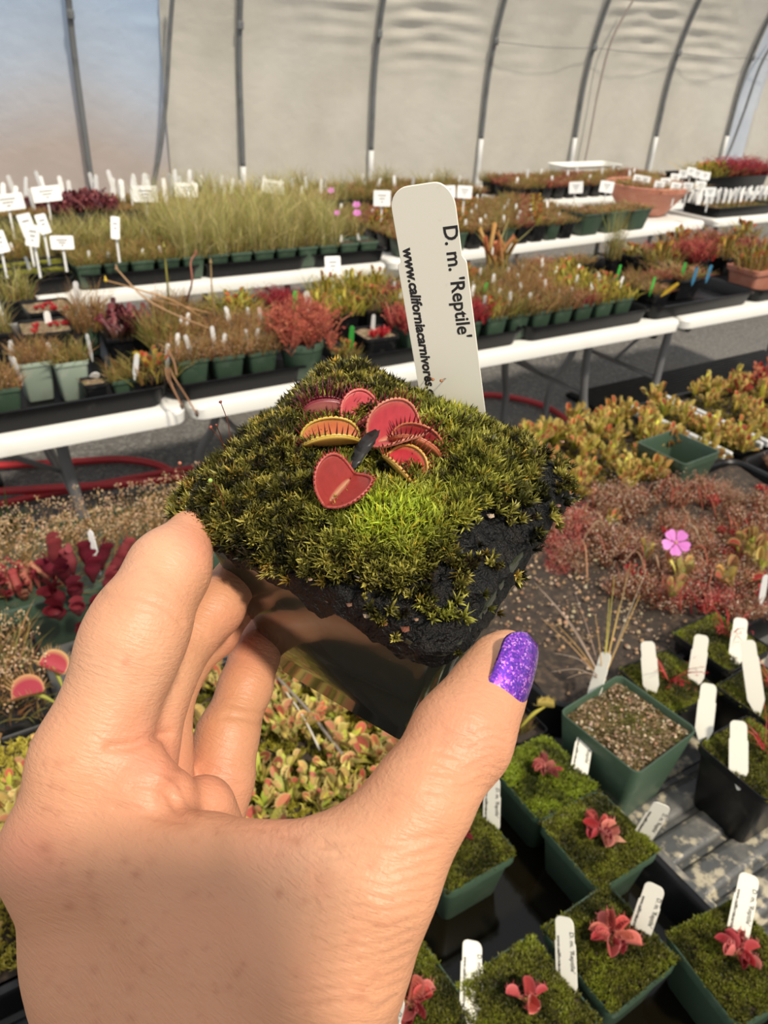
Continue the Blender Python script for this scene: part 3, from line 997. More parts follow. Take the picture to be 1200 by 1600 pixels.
def film(mb, t0, t1, s0, s1, off, nt=60, ns=46, seed=1, amp=1.0, lastcurve=None):
    V = []
    tt = np.linspace(t0, t1, nt); ss = np.linspace(s0, s1, ns)
    for t in tt:
        for s in ss:
            d, z = profile(s)
            ph = (t - 1.374)/1.19; k = abs((ph % 1.0) - .5)*2     # 1 on the hoops, 0 midway
            sag = .045*(1-k*k)*amp
            w = max(0.0, min(1.0, (s-1.3)/.45))*(1-k**4)
            fold = .015*amp*w*(math.sin(s*52 + 1.2*math.sin(t*2.3+seed) + 2.0*k) + .7*math.sin(s*31 + 2.3*math.sin(t*1.1+seed*2) - 3.0*k))*(.45+.55*math.sin(t*1.9+s*3.1+seed))
            cloth = .006*amp*(math.sin(t*9+s*4+seed) + .6*math.sin(t*17-s*6))
            V.append(grid(t, d + off + sag + fold + cloth, z))
    i = (np.arange(nt-1)[:, None]*ns + np.arange(ns-1)[None]).ravel()
    mb.add(np.array(V), np.concatenate([np.c_[i, i+ns, i+ns+1], np.c_[i, i+ns+1, i+1]]), (.7, .7, .7))


wall = empty('wall_back', grid(4, WALL_D, 0)); tag(wall, 'curved tunnel wall of milky greenhouse film on steel hoops', kind='structure')
_wl = np.array(wall.location)


def wall_part(name, mb, m, smooth=True, label=None):
    for q in range(len(mb.V)): mb.V[q] = mb.V[q] - _wl
    o = new_obj(name, mb.mesh(name, smooth), wall, m)
    if label: o['label'] = label
    return o


M['film'] = mat('milky_film', (0.56, 0.525, 0.445), 0.45, transl=.35, noise=[(2.2, (0.49, 0.46, 0.385), .45, .75), (.9, (0.62, 0.59, 0.53), .45, .8)], bump=[(9, .25, .03), (40, .12, .006)])
M['film_clear'] = mat('clear_film', (0.50, 0.545, 0.60), 0.35, transl=.35, noise=[(1.5, (0.60, 0.63, 0.66), .45, .75)], bump=[(9, .25, .03)])
M['film_left'] = mat('clear_film_painted_view', attr=True, rough=.4, transl=.35, bump=[(9, .25, .03), (40, .1, .006)])
M['film_skirt'] = mat('dusty_film', (0.50, 0.43, 0.385), 0.5, transl=.35, noise=[(2.5, (0.44, 0.385, 0.345), .45, .75)], bump=[(12, .2, .02)])
M['hoop'] = mat('galvanised_hoop', (0.17, 0.175, 0.175), 0.5, metal=.35, noise=[(9, (0.10, 0.10, 0.10), .5, .75)])
M['hoop_foot'] = mat('pale_sleeve', (0.58, 0.58, 0.56), 0.5)
t_cut = on_wall(258, 120, WALL_D)[0]
mb = MB(); film(mb, t_cut, 8.62, 0, 3.15, .035, 130, 110, 1); wall_part('film_sheet', mb, M['film'])
mb = MB(); film(mb, -9, t_cut+.06, 0, 3.15, .075, 110, 60, 4, .8)
_z = mb.V[0][:, 2] + .10*np.sin(mb.V[0][:, 0]*3) + .05*np.sin(mb.V[0][:, 1]*9)
_f = np.clip((_z-.75)/.50, 0, 1)[:, None]; _h = np.clip((_z-1.15)/.7, 0, 1)[:, None]
mb.C[0] = (np.array([.47, .40, .355])*(1-_f) + np.array([.46, .50, .56])*_f)*(1-_h) + np.array([.44, .56, .72])*_h  # bluish and pinkish outside showing through the film, painted into its colour
wall_part('film_sheet', mb, M['film_left'], label='clearer bluish film, pinkish below, outside view painted in')
mb = MB(); film(mb, 8.60, 9.05, 0, 3.15, .060, 12, 44, 3, .5); wall_part('film_sheet', mb, M['film_clear'], label='clearer bluish film')
mb = MB(); film(mb, 9.0, 17, 0, 3.15, .04, 90, 44, 2); wall_part('film_sheet', mb, M['film'])
for k in range(-9, 13):
    t = 1.374 + 1.19*k
    foot = k >= 1; fz = {1: .68, 2: .78}.get(k, .86)
    mb = MB(); tube(mb, [grid(t, *profile(s)) for s in np.linspace(fz if foot else 0, 3.15, 44)], .021, (.2, .2, .2), 10)
    h_ = wall_part('hoop', mb, M['hoop'])
    if foot:
        mb = MB(); tube(mb, [grid(t, *profile(s)) for s in np.linspace(0, fz+.02, 6)], .024, (.6, .6, .6), 10); wall_part('hoop_sleeve', mb, M['hoop_foot'])
    mb = MB()
    d, z = profile(1.66); p = grid(t, d-.02, z)
    box(mb, (-.02, -.02, -.028), (.02, .02, .028), bev=.006); mb.V[0] = mb.V[0] + p
    wall_part('hoop_clamp', mb, M['hoop'], False)
# ropes and the edge pole of the curtain
for pts, r, m in (([(263, -30), (262, 60), (259, 150), (251, 230), (238, 297), (226, 340)], .016, 'hoop'),
                  ([(975, -20), (948, 60), (934, 140), (922, 210), (910, 275)], .010, 'film_skirt'),
                  ([(1215, 30), (1185, 95), (1160, 180), (1140, 235), (1126, 262)], .014, 'hoop'),):
    w = []
    for px, py in pts:
        t, z = on_wall(px, py, WALL_D-.06); s = z
        d, zz = profile(z) if z < Z0 else profile(Z0 + RA*math.asin(min(.99, (z-Z0)/RA)))
        w.append(grid(t, d-.045, z))
    mb = MB(); tube(mb, spline(w, 30), r, (.2, .2, .2), 8); wall_part('edge_pole' if m == 'hoop' else 'film_seam', mb, M[m])
mb = MB(); tube(mb, spline([grid(t, profile(1.66)[0]-.05-.01*math.sin(t*5), profile(1.66)[1]-.02*abs(math.sin((t-1.374)/1.19*math.pi))) for t in np.linspace(4.9, 9, 20)], 60), .003, (.2, .2, .2), 5); wall_part('wire', mb, M['hoop'])

# ------------------------------------------------------------------ folding tables
TZ = 0.74


NEARTOP = 'white_plastic'


def folding_table(t0, t1, d0, depth, label, rz=0.0, legs=(0.22, .22), group='white folding tables', z=TZ, lean=.16):
    """front edge from t0 to t1 at distance d0 across; local x along, y across"""
    root = empty('folding_table', grid(t0, d0, 0), GROT + rz)
    tag(root, label, 'table', group)
    L = t1 - t0
    mb = MB(); b = .006
    loft(mb, [rsq(L-.03, depth-.03, .03, z-.045, 4)+[L/2, depth/2, 0], rsq(L-.004, depth-.004, .04, z-.040, 4)+[L/2, depth/2, 0], rsq(L, depth, .04, z-.012, 4)+[L/2, depth/2, 0],
              rsq(L-.008, depth-.008, .04, z-.003, 4)+[L/2, depth/2, 0], rsq(L-.02, depth-.02, .035, z, 4)+[L/2, depth/2, 0]], (.8, .8, .8), True, True)
    new_obj('table_top', shade_auto(mb.mesh('table_top'), 30), root, M[NEARTOP])
    for side, off in ((0, legs[0]), (1, legs[1])):
        x = off if side == 0 else L-off
        sg = -1 if side == 0 else 1
        for y in (.10, depth-.10):
            yi = y + (.05 if y < depth/2 else -.05)
            mb = MB()
            tube(mb, spline([(x, yi, z-.045), (x+sg*.01, yi, z-.20), (x+sg*.03, yi+(y-yi)*.3, z-.36), (x+sg*lean*.55, y, z-.50), (x+sg*lean*.6, y, .012)], 18), .0155, (.3, .3, .3), 10)
            new_obj('leg', mb.mesh('leg', True), root, M['steel'])
            mb = MB(); tube(mb, [(x+sg*lean*.6, y, .03), (x+sg*lean*.6, y, .0)], [.019, .020], (.02, .02, .02), 10)
            new_obj('foot_cap', mb.mesh('foot_cap', True), root, M['pot_black'])
        mb = MB(); tube(mb, [(x+sg*.02, .15, z-.30), (x+sg*.02, depth-.15, z-.30)], .009, (.3, .3, .3), 8)
        new_obj('cross_bar', mb.mesh('cross_bar', True), root, M['steel'])
        mb = MB(); tube(mb, [(x+sg*.025, depth/2, z-.30), (x-sg*.36, depth/2, z-.06)], .008, (.3, .3, .3), 8)
        new_obj('brace', mb.mesh('brace', True), root, M['steel'])
    return root


folding_table(-1.28, .555, 1.80, .76, 'white folding table behind the red hose, under the faded green pots', legs=(.22, .30))
folding_table(.565, 2.455, 1.80, .76, 'white folding table behind the held pot, carrying coral and yellow plants', legs=(.3, .32))
folding_table(2.465, 4.3, 1.80, .76, 'white folding table carrying the terracotta planter', legs=(.12, .2))
folding_table(.02, 1.86, 2.93, .76, 'white folding table of grassy pots in front of the film wall')
folding_table(-1.85, 0.0, 2.93, .76, 'white folding table at the far edge, holding yellow moss pots with sign cards')
folding_table(-.4, 1.42, 3.72, .76, 'white folding table against the bluish film, full of white labels')
folding_table(1.44, 3.28, 3.95, .70, 'white folding table behind the tall pale grass', z=TZ)
folding_table(1.90, 4.32, 2.975, .78, 'white folding table with a bare corner beside the terracotta bowl', rz=math.radians(4.7))
folding_table(3.50, 6.0, 4.03, .70, 'white folding table behind the terracotta bowl')
folding_table(4.40, 6.6, 3.17, .80, 'white folding table with long black trays, by the far hoops')
# the near bench
M['bench'] = mat('grey_bench', (0.10, 0.10, 0.098), 0.6, noise=[(8, (0.2, 0.19, 0.17), .5, .8)])
NEARTOP = 'bench'
folding_table(-.75, 1.02, .46, .78, 'near folding table under the mossy flytrap bed', legs=(.3, .3))
folding_table(1.03, 2.6, .46, .78, 'near folding table under the yellow flytrap trays', legs=(.3, .3))
folding_table(-.75, 1.30, -.32, .77, 'near folding table under the tray of matching moss pots', legs=(.3, .3))

# ------------------------------------------------------------------ red hose, weeds, mat on the ground
M['hose'] = mat('red_rubber_hose', (0.42, 0.022, 0.028), 0.4, noise=[(5, (0.32, 0.02, 0.025), .5, .7)])


def ground_hose(pts, r, label, name='garden_hose'):
    w = [onz(px, py, zz) for px, py, zz in pts]
    w = np.array(w); o = w.mean(0); o[2] = 0
    mb = MB(); tube(mb, spline(w - o, 110), r, (.4, .02, .02), 10)
    h = new_obj(name, mb.mesh(name, True), None, M['hose']); h.location = tuple(o)
    return tag(h, label, 'hose')


ground_hose([(-120, 728, .016), (0, 727, .016), (110, 722, .016), (190, 718, .016), (250, 728, .016), (285, 752, .02), (285, 778, .04), (250, 798, .03), (190, 815, .016), (130, 832, .016), (60, 850, .016), (-60, 880, .016)], .0155,
            'looped red garden hose on the gravel beside the left table leg')
ground_hose([(-120, 775, .045), (0, 768, .045), (90, 762, .045), (180, 757, .045), (280, 748, .045), (340, 742, .03), (420, 738, .018), (520, 730, .016)], .0155, 'straight red hose length crossing over the loop on the gravel')
ground_hose([(-80, 802, .018), (0, 788, .018), (60, 774, .018), (130, 762, .018), (250, 740, .02), (330, 728, .018), (420, 716, .018), (520, 706, .018)], .0150, 'red hose strand slanting upward between the other hose strands')
ground_hose([(600, 640, .016), (690, 622, .016), (760, 617, .016), (815, 624, .016), (862, 640, .016), (900, 668, .016)], .0155, 'red hose curving on the gravel under the tables beside the white label')

mb = MB()
P0 = grid(2.9, 2.36, .006)
mat_root = empty('drain_mat', P0, GROT); tag(mat_root, 'black slatted rubber mat lying on the gravel beneath the tables', 'mat')
for k in range(15):
    mb = MB(); box(mb, (0, .026*k, 0), (1.7, .026*k+.014, .018), bev=.003)
    new_obj('slat', mb.mesh('slat'), mat_root, M['tray_black'])
for k in range(9):
    mb = MB(); box(mb, (.2*k, 0, -.004), (.2*k+.016, .38, .010))
    new_obj('cross_rib', mb.mesh('cross_rib'), mat_root, M['tray_black'])
# ------------------------------------------------------------------ plant shapes (shared meshes)
_cache = {}


def cached(key, fn):
    if key not in _cache: _cache[key] = fn()
    return _cache[key]


def disc(n, r):
    a = rng.random(n)*2*math.pi; q = r*np.sqrt(rng.random(n))
    return np.c_[q*np.cos(a), q*np.sin(a), np.zeros(n)]


def sq(n, s, sy=None):
    return np.c_[rng.uniform(-s/2, s/2, n), rng.uniform(-(sy or s)/2, (sy or s)/2, n), np.zeros(n)]


def add_grass(mb, base, h, spread, w, cols, tips=None, bend=.25):
    n = len(base); hh = h*(.55+.6*rng.random(n))
    out = rng.normal(0, 1, (n, 3)); out[:, 2] = 0
    tip = base + np.c_[base[:, :2]*.35, np.zeros(n)] + out*spread*hh[:, None]*.5 + np.c_[np.zeros((n, 2)), hh]
    bd = -out*hh[:, None]*bend*spread*.5 + np.c_[np.zeros((n, 2)), hh*.06]
    c = pick(cols, n)
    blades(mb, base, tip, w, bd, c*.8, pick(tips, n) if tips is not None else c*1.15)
    return tip


def add_fuzz(mb, base, h, cols, drop, nthread=7, r=.0011):
    """sundew clump: curved thread leaves set with short sticky hairs and droplets"""
    n = len(base)
    for k in range(nthread):
        a = rng.random(n)*6.283; ln = h*(.5+.7*rng.random(n))
        d = unit(np.c_[np.cos(a)*.7, np.sin(a)*.7, .6+.8*rng.random(n)])
        tip = base + d*ln[:, None]; bd = np.c_[np.zeros((n, 2)), ln*.16]
        c = pick(cols, n)
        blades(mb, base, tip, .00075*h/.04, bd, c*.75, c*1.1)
        for q in (.45, .65, .85, 1.0):
            p = base*(1-q) + tip*q + bd*(4*q*(1-q))
            s = rng.normal(0, 1, (n, 3))*h*.055
            c2 = pick(cols, n)
            blades(mb, p, p+s, .0003*h/.04, s*0, c2, c2*1.2)
            m = rng.random(n) < .5
            blobs(mb, (p+s)[m], r*(.5+.5*rng.random(m.sum())), pick(drop, int(m.sum())))


def add_seed(mb, base, h, stem, head, hr=.0022):
    n = len(base); hh = h*(.6+.6*rng.random(n))
    tip = base + np.c_[rng.normal(0, .18, (n, 2))*hh[:, None], hh]
    blades(mb, base, tip, .0005, rng.normal(0, .04, (n, 3))*hh[:, None], pick(stem, n), pick(stem, n))
    for k in range(4):
        p = tip + rng.normal(0, hr*1.5, (n, 3)); r_ = hr*(.5+.6*rng.random(n))
        blobs(mb, p, np.c_[r_*.7, r_*.7, r_], pick(head, n))


def mini_trap(mb, o, fwd, up, L, cin, cout, crim, open_=.7, teeth=7, nu=8, nv=4):
    fwd = unit(np.array(fwd)); up = np.array(up, float); up = unit(up - fwd*(up @ fwd)); sd = np.cross(up, fwd)
    R_ = np.c_[fwd, sd, up]
    for sg in (1, -1):
        g = lobe_grid(L*.5, L*.62, open_, .6, nu, nv); g[..., 1] *= sg
        v = np.linspace(0, 1, nv)[None, :, None]
        n_ = np.zeros_like(g); n_[..., 1] = -sg; n_[..., 2] = .3
        ci = np.array(cin)*(1-np.clip((v-.7)/.3, 0, 1)) + np.array(crim)*np.clip((v-.7)/.3, 0, 1) + 0*g
        co = np.array(cout)*(1-np.clip((v-.6)/.4, 0, 1)) + np.array(crim)*np.clip((v-.6)/.4, 0, 1) + 0*g
        i = (np.arange(nu-1)[:, None]*nv + np.arange(nv-1)[None]).ravel()
        T1 = np.concatenate([np.c_[i, i+nv, i+nv+1], np.c_[i, i+nv+1, i+1]])
        V = np.concatenate([g.reshape(-1, 3), (g - n_*L*.03).reshape(-1, 3)])
        mb.add(V @ R_.T + o, np.concatenate([T1, T1[:, ::-1]+nu*nv]), np.concatenate([ci.reshape(-1, 3), co.reshape(-1, 3)]))
        if teeth:
            q = np.linspace(.8, nu-1.8, teeth).astype(int)
            p = g[q, -1]; d = unit(g[q, -1]-g[q, -2]) + np.array([0, -sg*.35, .2])
            b0 = p @ R_.T + o; t0 = (p + d*L*.30) @ R_.T + o
            blades(mb, b0, t0, L*.018, 0*b0, np.array(crim)*.9, np.array(crim)*.7)


def flytrap_plant(nl=6, L=.016, ins=((.45, .06, .05),), outs=((.42, .30, .05),), rims=((.55, .42, .10),), pet=((.30, .34, .04),), reach=.03, lift=.5, open_=.6, teeth=6):
    mb = MB()
    for k in range(nl):
        a = k*2.4 + rng.random()*.7; el = lift*(.4+1.0*rng.random())
        d = np.array([math.cos(a)*math.cos(el), math.sin(a)*math.cos(el), math.sin(el)])
        ln = reach*(.6+.6*rng.random()); e = d*ln + np.array([0, 0, .004])
        pc = pick(pet, 1)[0]
        w = unit(np.cross(d, (0, 0, 1)))
        qs = np.linspace(0, 1, 5); wd = L*np.array([.10, .17, .24, .28, .10])
        ctr = np.array([e*q + np.array([0, 0, ln*.15*math.sin(math.pi*q)]) for q in qs])
        V = np.concatenate([ctr-w*wd[:, None]+[0, 0, L*.05], ctr, ctr+w*wd[:, None]+[0, 0, L*.05]])
        T = []
        for i in range(4): T += [(i, 5+i, 6+i), (i, 6+i, i+1), (5+i, 10+i, 11+i), (5+i, 11+i, 6+i)]
        mb.add(V, T, np.clip(pc*np.linspace(.8, 1.2, 15)[:, None], 0, 1))
        up = unit(np.array([-d[0]*.3, -d[1]*.3, 1]) + rng.normal(0, .45, 3))
        mini_trap(mb, e, unit(d + [0, 0, .3]), up, L*(.75+.4*rng.random()), pick(ins, 1)[0], pick(outs, 1)[0], pick(rims, 1)[0], open_*(.5+.8*rng.random()), teeth)
    return mb


def pitcher(mb, base, lean, h, r, cb, ct, hood=True):
    base = np.asarray(base, float); lean = np.asarray(lean, float)
    q = np.linspace(0, 1, 8)
    ctr = np.array([base + np.array([lean[0]*t*t*h, lean[1]*t*t*h, h*t]) for t in q])
    rad = r*np.array([.22, .38, .62, .85, 1.0, .98, .88, 1.05])
    a = np.linspace(0, 2*math.pi, 9, endpoint=False)
    rings = [c + np.c_[rr*np.cos(a), rr*np.sin(a)*.9, np.zeros(9)] for c, rr in zip(ctr, rad)]
    n0 = mb.n
    loft(mb, rings, (.5, .1, .1), True, False)
    C = mb.C[-1]; f = np.repeat(q, 9)[:, None]; C[:72] = np.array(cb)*(1-f) + np.array(ct)*f
    if hood:
        ld = unit(np.array([lean[0], lean[1], 0.001])); w = np.array([-ld[1], ld[0], 0])
        top = ctr[-1]
        V = []
        for i, t in enumerate(np.linspace(0, 1, 5)):
            ww = r*.95*math.sin(.5+2.3*t)
            c = top - ld*r*.9*(1-t*.6) + np.array([0, 0, r*1.3*t])
            V += [c - w*ww + ld*ww*.3, c, c + w*ww + ld*ww*.3]
        T = []
        for i in range(4):
            b = i*3; T += [(b, b+1, b+4), (b, b+4, b+3), (b+1, b+2, b+5), (b+1, b+5, b+4)]
        mb.add(V, T, np.array(ct)*1.1)


def moss_carpet(s, n, cols, h=.0045, blade=6, sy=None, seed=1, edge=.0, height=None, w=.0006):
    mb = MB()
    p = sq(n, s, sy)
    nz = fbm(p[:, 0]*1000, p[:, 1]*1000, seed, 3, .06*(.09/s)*1.2)
    p[:, 2] = (height(p[:, 0], p[:, 1]) if height else .0) + .0012*nz
    q = np.clip(.5+.42*nz+rng.normal(0, .15, n), 0, .999)
    c = np.array(cols)[(q*len(cols)).astype(int)]*np.exp(rng.normal(0, .16, (n, 1)))
    nr = unit(np.c_[p[:, :2]/s*.5, np.ones(n)] + rng.normal(0, .2, (n, 3)))
    for b in range(blade):
        a = b*2.4+rng.random(n)
        d = unit(nr + np.c_[np.cos(a), np.sin(a), np.zeros(n)]*(.3+.8*rng.random((n, 1))))
        ll = h*(.5+.7*rng.random(n))
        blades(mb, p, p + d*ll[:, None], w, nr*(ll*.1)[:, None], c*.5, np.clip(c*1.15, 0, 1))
    return mb


BROWN = [(.30, .15, .055), (.36, .20, .07), (.25, .12, .05), (.34, .24, .08), (.22, .16, .05)]
OLIVE = [(.22, .20, .05), (.28, .24, .07), (.16, .16, .035), (.30, .22, .06)]
PALEG = [(.48, .42, .17), (.42, .37, .12), (.54, .46, .22), (.36, .34, .09)]
CORAL = [(.52, .13, .08), (.46, .10, .07), (.56, .20, .11), (.40, .10, .06)]
REDS = [(.42, .025, .03), (.34, .02, .03), (.50, .05, .05)]
WINE = [(.20, .015, .03), (.28, .02, .035), (.15, .012, .025), (.34, .04, .05)]
YELO = [(.46, .36, .05), (.38, .32, .05), (.50, .30, .06), (.33, .30, .04)]
DROPS = [(.75, .55, .40), (.60, .38, .24), (.80, .68, .55)]
TAN = [(.62, .44, .26), (.52, .34, .18), (.70, .54, .36), (.44, .26, .13)]
MOSSY = [(.045, .05, .010), (.10, .10, .016), (.17, .17, .022), (.22, .25, .022)]
LIMEY = [(.14, .15, .02), (.24, .25, .03), (.34, .34, .04), (.42, .40, .06)]


def plant_mesh(kind, v=0):
    def mk():
        mb = MB(); S = .075
        if kind == 'brown':
            add_grass(mb, sq(260, S*1.1), .065, .9, .0008, BROWN); add_fuzz(mb, sq(44, S*1.15), .040, BROWN+CORAL[:1], DROPS, 5)
        elif kind == 'olive':
            add_grass(mb, sq(220, S*1.1), .055, .9, .0009, OLIVE+BROWN[:2]); add_grass(mb, sq(140, S*1.1), .025, 1.5, .0012, OLIVE)
        elif kind == 'palegrass':
            add_grass(mb, sq(120, S*.9), .20, .6, .0007, PALEG); add_grass(mb, sq(90, S), .09, .9, .0009, PALEG+OLIVE)
        elif kind == 'midgrass':
            add_grass(mb, sq(130, S*.9), .11, .7, .0009, PALEG+OLIVE); add_grass(mb, sq(80, S), .05, 1.0, .0009, OLIVE+BROWN)
        elif kind == 'coral':
            add_fuzz(mb, sq(46, S*1.5)+[0, 0, .0], .09, CORAL, CORAL, 7, .0030)
            b = sq(240, S*1.7); b[:, 2] = .085*(1-(np.hypot(b[:, 0], b[:, 1])/.08)**2).clip(0) + rng.uniform(-.015, .02, 240)
            add_fuzz(mb, b, .028, CORAL, CORAL, 4, .0022)
        elif kind == 'redmass':
            add_fuzz(mb, sq(60, S*1.1), .06, CORAL+WINE+REDS, CORAL, 6, .0018)
        elif kind == 'wine':
            add_fuzz(mb, sq(60, S*1.1), .065, WINE+REDS, WINE, 6, .0018)
        elif kind == 'redlow':
            for p in disc(5, S*.4):
                for k in range(22):
                    a = rng.random()*6.28; ln = .016*(.5+.7*rng.random())
                    e = p + np.array([math.cos(a)*ln, math.sin(a)*ln, .004+.012*rng.random()])
                    blades(mb, [p], [e], .0022, [[0, 0, .003]], pick(REDS, 1), pick(REDS, 1)*1.2)
        elif kind == 'purple':
            for p in sq(60, S*1.5, S*1.0):
                pitcher(mb, p, rng.normal(0, .45, 2), .042*(.6+.7*rng.random()), .0075*(.8+.4*rng.random()), (.07, .05, .02), pick([(.11, .020, .026), (.15, .030, .036), (.08, .014, .02), (.22, .06, .06)], 1)[0])
        elif kind == 'tallpitcher':
            for p in disc(13, S*.4):
                pitcher(mb, p, rng.normal(0, .32, 2), .13*(.6+.6*rng.random()), .0065, (.30, .24, .05), pick([(.50, .18, .08), (.46, .26, .07)], 1)[0])
            add_grass(mb, disc(10, .02), .15, .8, .002, PALEG)
        elif kind == 'yellow':
            mb = flytrap_plant(12, .014, CORAL, YELO, YELO, YELO+[(.22, .30, .03)], .040, .9, .6, 4)
            add_grass(mb, sq(150, S*1.1), .045, 1.0, .0013, YELO+YELO+OLIVE+[(.40, .42, .06)])
        elif kind == 'flytrap':
            mb = flytrap_plant(13, .015, CORAL+REDS, YELO+CORAL, YELO, YELO+OLIVE, .042, .9, .6, 4)
            add_grass(mb, sq(130, S*1.1), .042, 1.0, .0012, OLIVE+BROWN+YELO[:1])
        elif kind == 'lowmoss':
            mb = moss_carpet(S, 420, LIMEY, .007, 5, seed=v+3, w=.0010)
        elif kind == 'bareearth':
            add_grass(mb, sq(30, S), .012, 1.2, .0008, BROWN+OLIVE)
        elif kind == 'lowbrown':
            add_grass(mb, sq(230, S*1.1), .036, 1.2, .0013, BROWN+OLIVE+[(.34, .10, .05)]); add_fuzz(mb, sq(16, S), .032, BROWN+CORAL, DROPS, 5)
        elif kind == 'lowred':
            add_grass(mb, sq(220, S*1.1), .038, 1.2, .0014, WINE+BROWN+[(.36, .08, .05)]); add_fuzz(mb, sq(18, S), .034, WINE+CORAL, DROPS, 5)
        return mb.mesh(kind, False, M['foliage'])
    return cached(('plant', kind, v), mk)


def pot_mesh(style, s, h):
    def mk():
        if style == 'round':
            mb = MB(); r = s/2; k = .74
            loft(mb, [circ(r*k*.92, 0), circ(r*k, .004), circ(r*.955, h-.022), circ(r, h-.020), circ(r, h-.002), circ(r-.001, h), circ(r-.003, h), circ(r-.004, h-.015)], (.1, .1, .1), True, True)
            return shade_auto(mb.mesh('round_pot'), 35)
        return shade_auto(square_pot_mesh('square_pot', s, h, .74, s*.12, min(.012, h*.2), .0016, 3, .012), 35)
    return cached(('pot', style, round(s, 3), round(h, 3)), mk)


def soil_mesh(style, s):
    def mk():
        mb = MB(); n = 13
        if style == 'round':
            rings = [circ(s/2*q, .001*math.sin(i*3), 16) + np.c_[np.zeros((16, 2)), rng.normal(0, .0015, 16)] for i, q in enumerate((1, .75, .5, .25, .08))]
            loft(mb, rings, (.1, .1, .1), False, True)
        else:
            g = np.linspace(-s/2, s/2, n); X, Y = np.meshgrid(g, g, indexing='ij')
            Z = .0018*fbm(X*1000, Y*1000, 5, 3, .12)
            i = (np.arange(n-1)[:, None]*n + np.arange(n-1)[None]).ravel()
            mb.add(np.c_[X.ravel(), Y.ravel(), Z.ravel()], np.concatenate([np.c_[i, i+n, i+n+1], np.c_[i, i+n+1, i+1]]))
        return mb.mesh('soil', True)
    return cached(('soil', style, round(s, 3)), mk)


def set_mat(o, m):                    # material on the object, so shared meshes can differ
    if not o.data.materials: o.data.materials.append(None)
    o.material_slots[0].link = 'OBJECT'; o.material_slots[0].material = M[m]


def potted(P, rz, s, h, style, potmat, kind, label, group=None, soilmat='soil', v=0, scale=1.0, name=None, cat='potted plant', pscale=None, nlab=None):
    name = name or {'brown': 'potted_sundew', 'olive': 'potted_grass', 'palegrass': 'potted_grass', 'midgrass': 'potted_grass', 'coral': 'potted_shrub', 'redmass': 'potted_sundew', 'wine': 'potted_sundew', 'redlow': 'potted_sundew', 'purple': 'potted_pitcher_plant', 'tallpitcher': 'potted_pitcher_plant', 'yellow': 'potted_flytrap', 'flytrap': 'potted_flytrap', 'lowmoss': 'potted_moss', 'lowbrown': 'potted_seedlings', 'lowred': 'potted_seedlings'}.get(kind, 'potted_plant')
    root = empty(name, P, rz); tag(root, label, cat, group)
    p = bpy.data.objects.new('pot', pot_mesh('round' if style == 'round' else 'square', s, h)); col.objects.link(p); p.parent = root
    if not p.data.materials: p.data.materials.append(None)
    p.material_slots[0].link = 'OBJECT'; p.material_slots[0].material = M[potmat]
    so = bpy.data.objects.new('soil', soil_mesh('round' if style == 'round' else 'square', s*.93)); col.objects.link(so); so.parent = root; so.location = (0, 0, h-.008)
    if not so.data.materials: so.data.materials.append(None)
    so.material_slots[0].link = 'OBJECT'; so.material_slots[0].material = M[soilmat]
    if nlab:
        for q in range(nlab[0]):
            lx, ly = _rs.uniform(-.3, .3)*s, (_rs.uniform(-.05, .36) if q else .3)*s
            ca, sa = math.cos(rz), math.sin(rz)
            W = np.array([P[0]+lx*ca-ly*sa, P[1]+lx*sa+ly*ca, P[2]+h-.008])
            stick_label(W, nlab[1] if nlab[0] == 1 else nlab[1].replace('label', ('label', 'other label', 'shortest label')[q], 1), nlab[2], nlab[3]*(.8+.45*_rs.random()), sc_=nlab[4] if len(nlab) > 4 else 1.0)
    if kind:
        f = bpy.data.objects.new('foliage', plant_mesh(kind, v)); col.objects.link(f); f.parent = root; f.location = (0, 0, h-.009)
        f.rotation_euler = (0, 0, rng.integers(0, 4)*math.pi/2)
        q = s/.086
        f.scale = pscale if pscale else (q*scale, q*scale, scale)
    return root


SMALL_LABEL = label_mesh(.0012, Lg=.075, w=.0062, sh=.018, step=.0006)
SMALL_LABEL.materials.append(M['label'])
M['label_white'] = mat('bright_white_label', (0.80, 0.80, 0.77), 0.45, rand=.12)
M['label_green'] = mat('green_label', (0.05, 0.42, 0.06), 0.45)
M['label_blue'] = mat('blue_label', (0.06, 0.25, 0.42), 0.45)
M['label_yellow'] = mat('yellow_label', (0.75, 0.48, 0.04), 0.45)
_rs = random.Random(3)


ORD = ('first second third fourth fifth sixth seventh eighth ninth tenth eleventh twelfth thirteenth fourteenth fifteenth sixteenth seventeenth eighteenth nineteenth twentieth').split()
ROW = ('front', 'second', 'third', 'fourth', 'fifth', 'sixth')


def stick_label(P, label, group=None, up=.05, matn='label_white', sc_=1.0, face=None, tilt=None, roll=None):
    """upright stake label: P is where it enters the soil, up = visible height"""
    o = bpy.data.objects.new('plant_label', SMALL_LABEL); col.objects.link(o)
    fz = face if face is not None else math.pi + _rs.uniform(-.5, .5) + 0.0
    tx = tilt if tilt is not None else _rs.uniform(-.22, .18); ry = roll if roll is not None else _rs.uniform(-.2, .2)
    Rm = Matrix.Rotation(fz, 4, 'Z') @ Matrix.Rotation(math.pi/2 + tx, 4, 'X') @ Matrix.Rotation(ry, 4, 'Z')
    upv = np.array(Rm.to_3x3() @ Vector((0, 1, 0)))
    top = np.asarray(P, float) + upv*up
    o.matrix_world = Matrix.Translation(top) @ Rm @ Matrix.Diagonal((sc_, sc_, sc_, 1))
    o.material_slots[0].link = 'OBJECT'; o.material_slots[0].material = M[matn]
    tag(o, label, 'plant label', group)
    return o


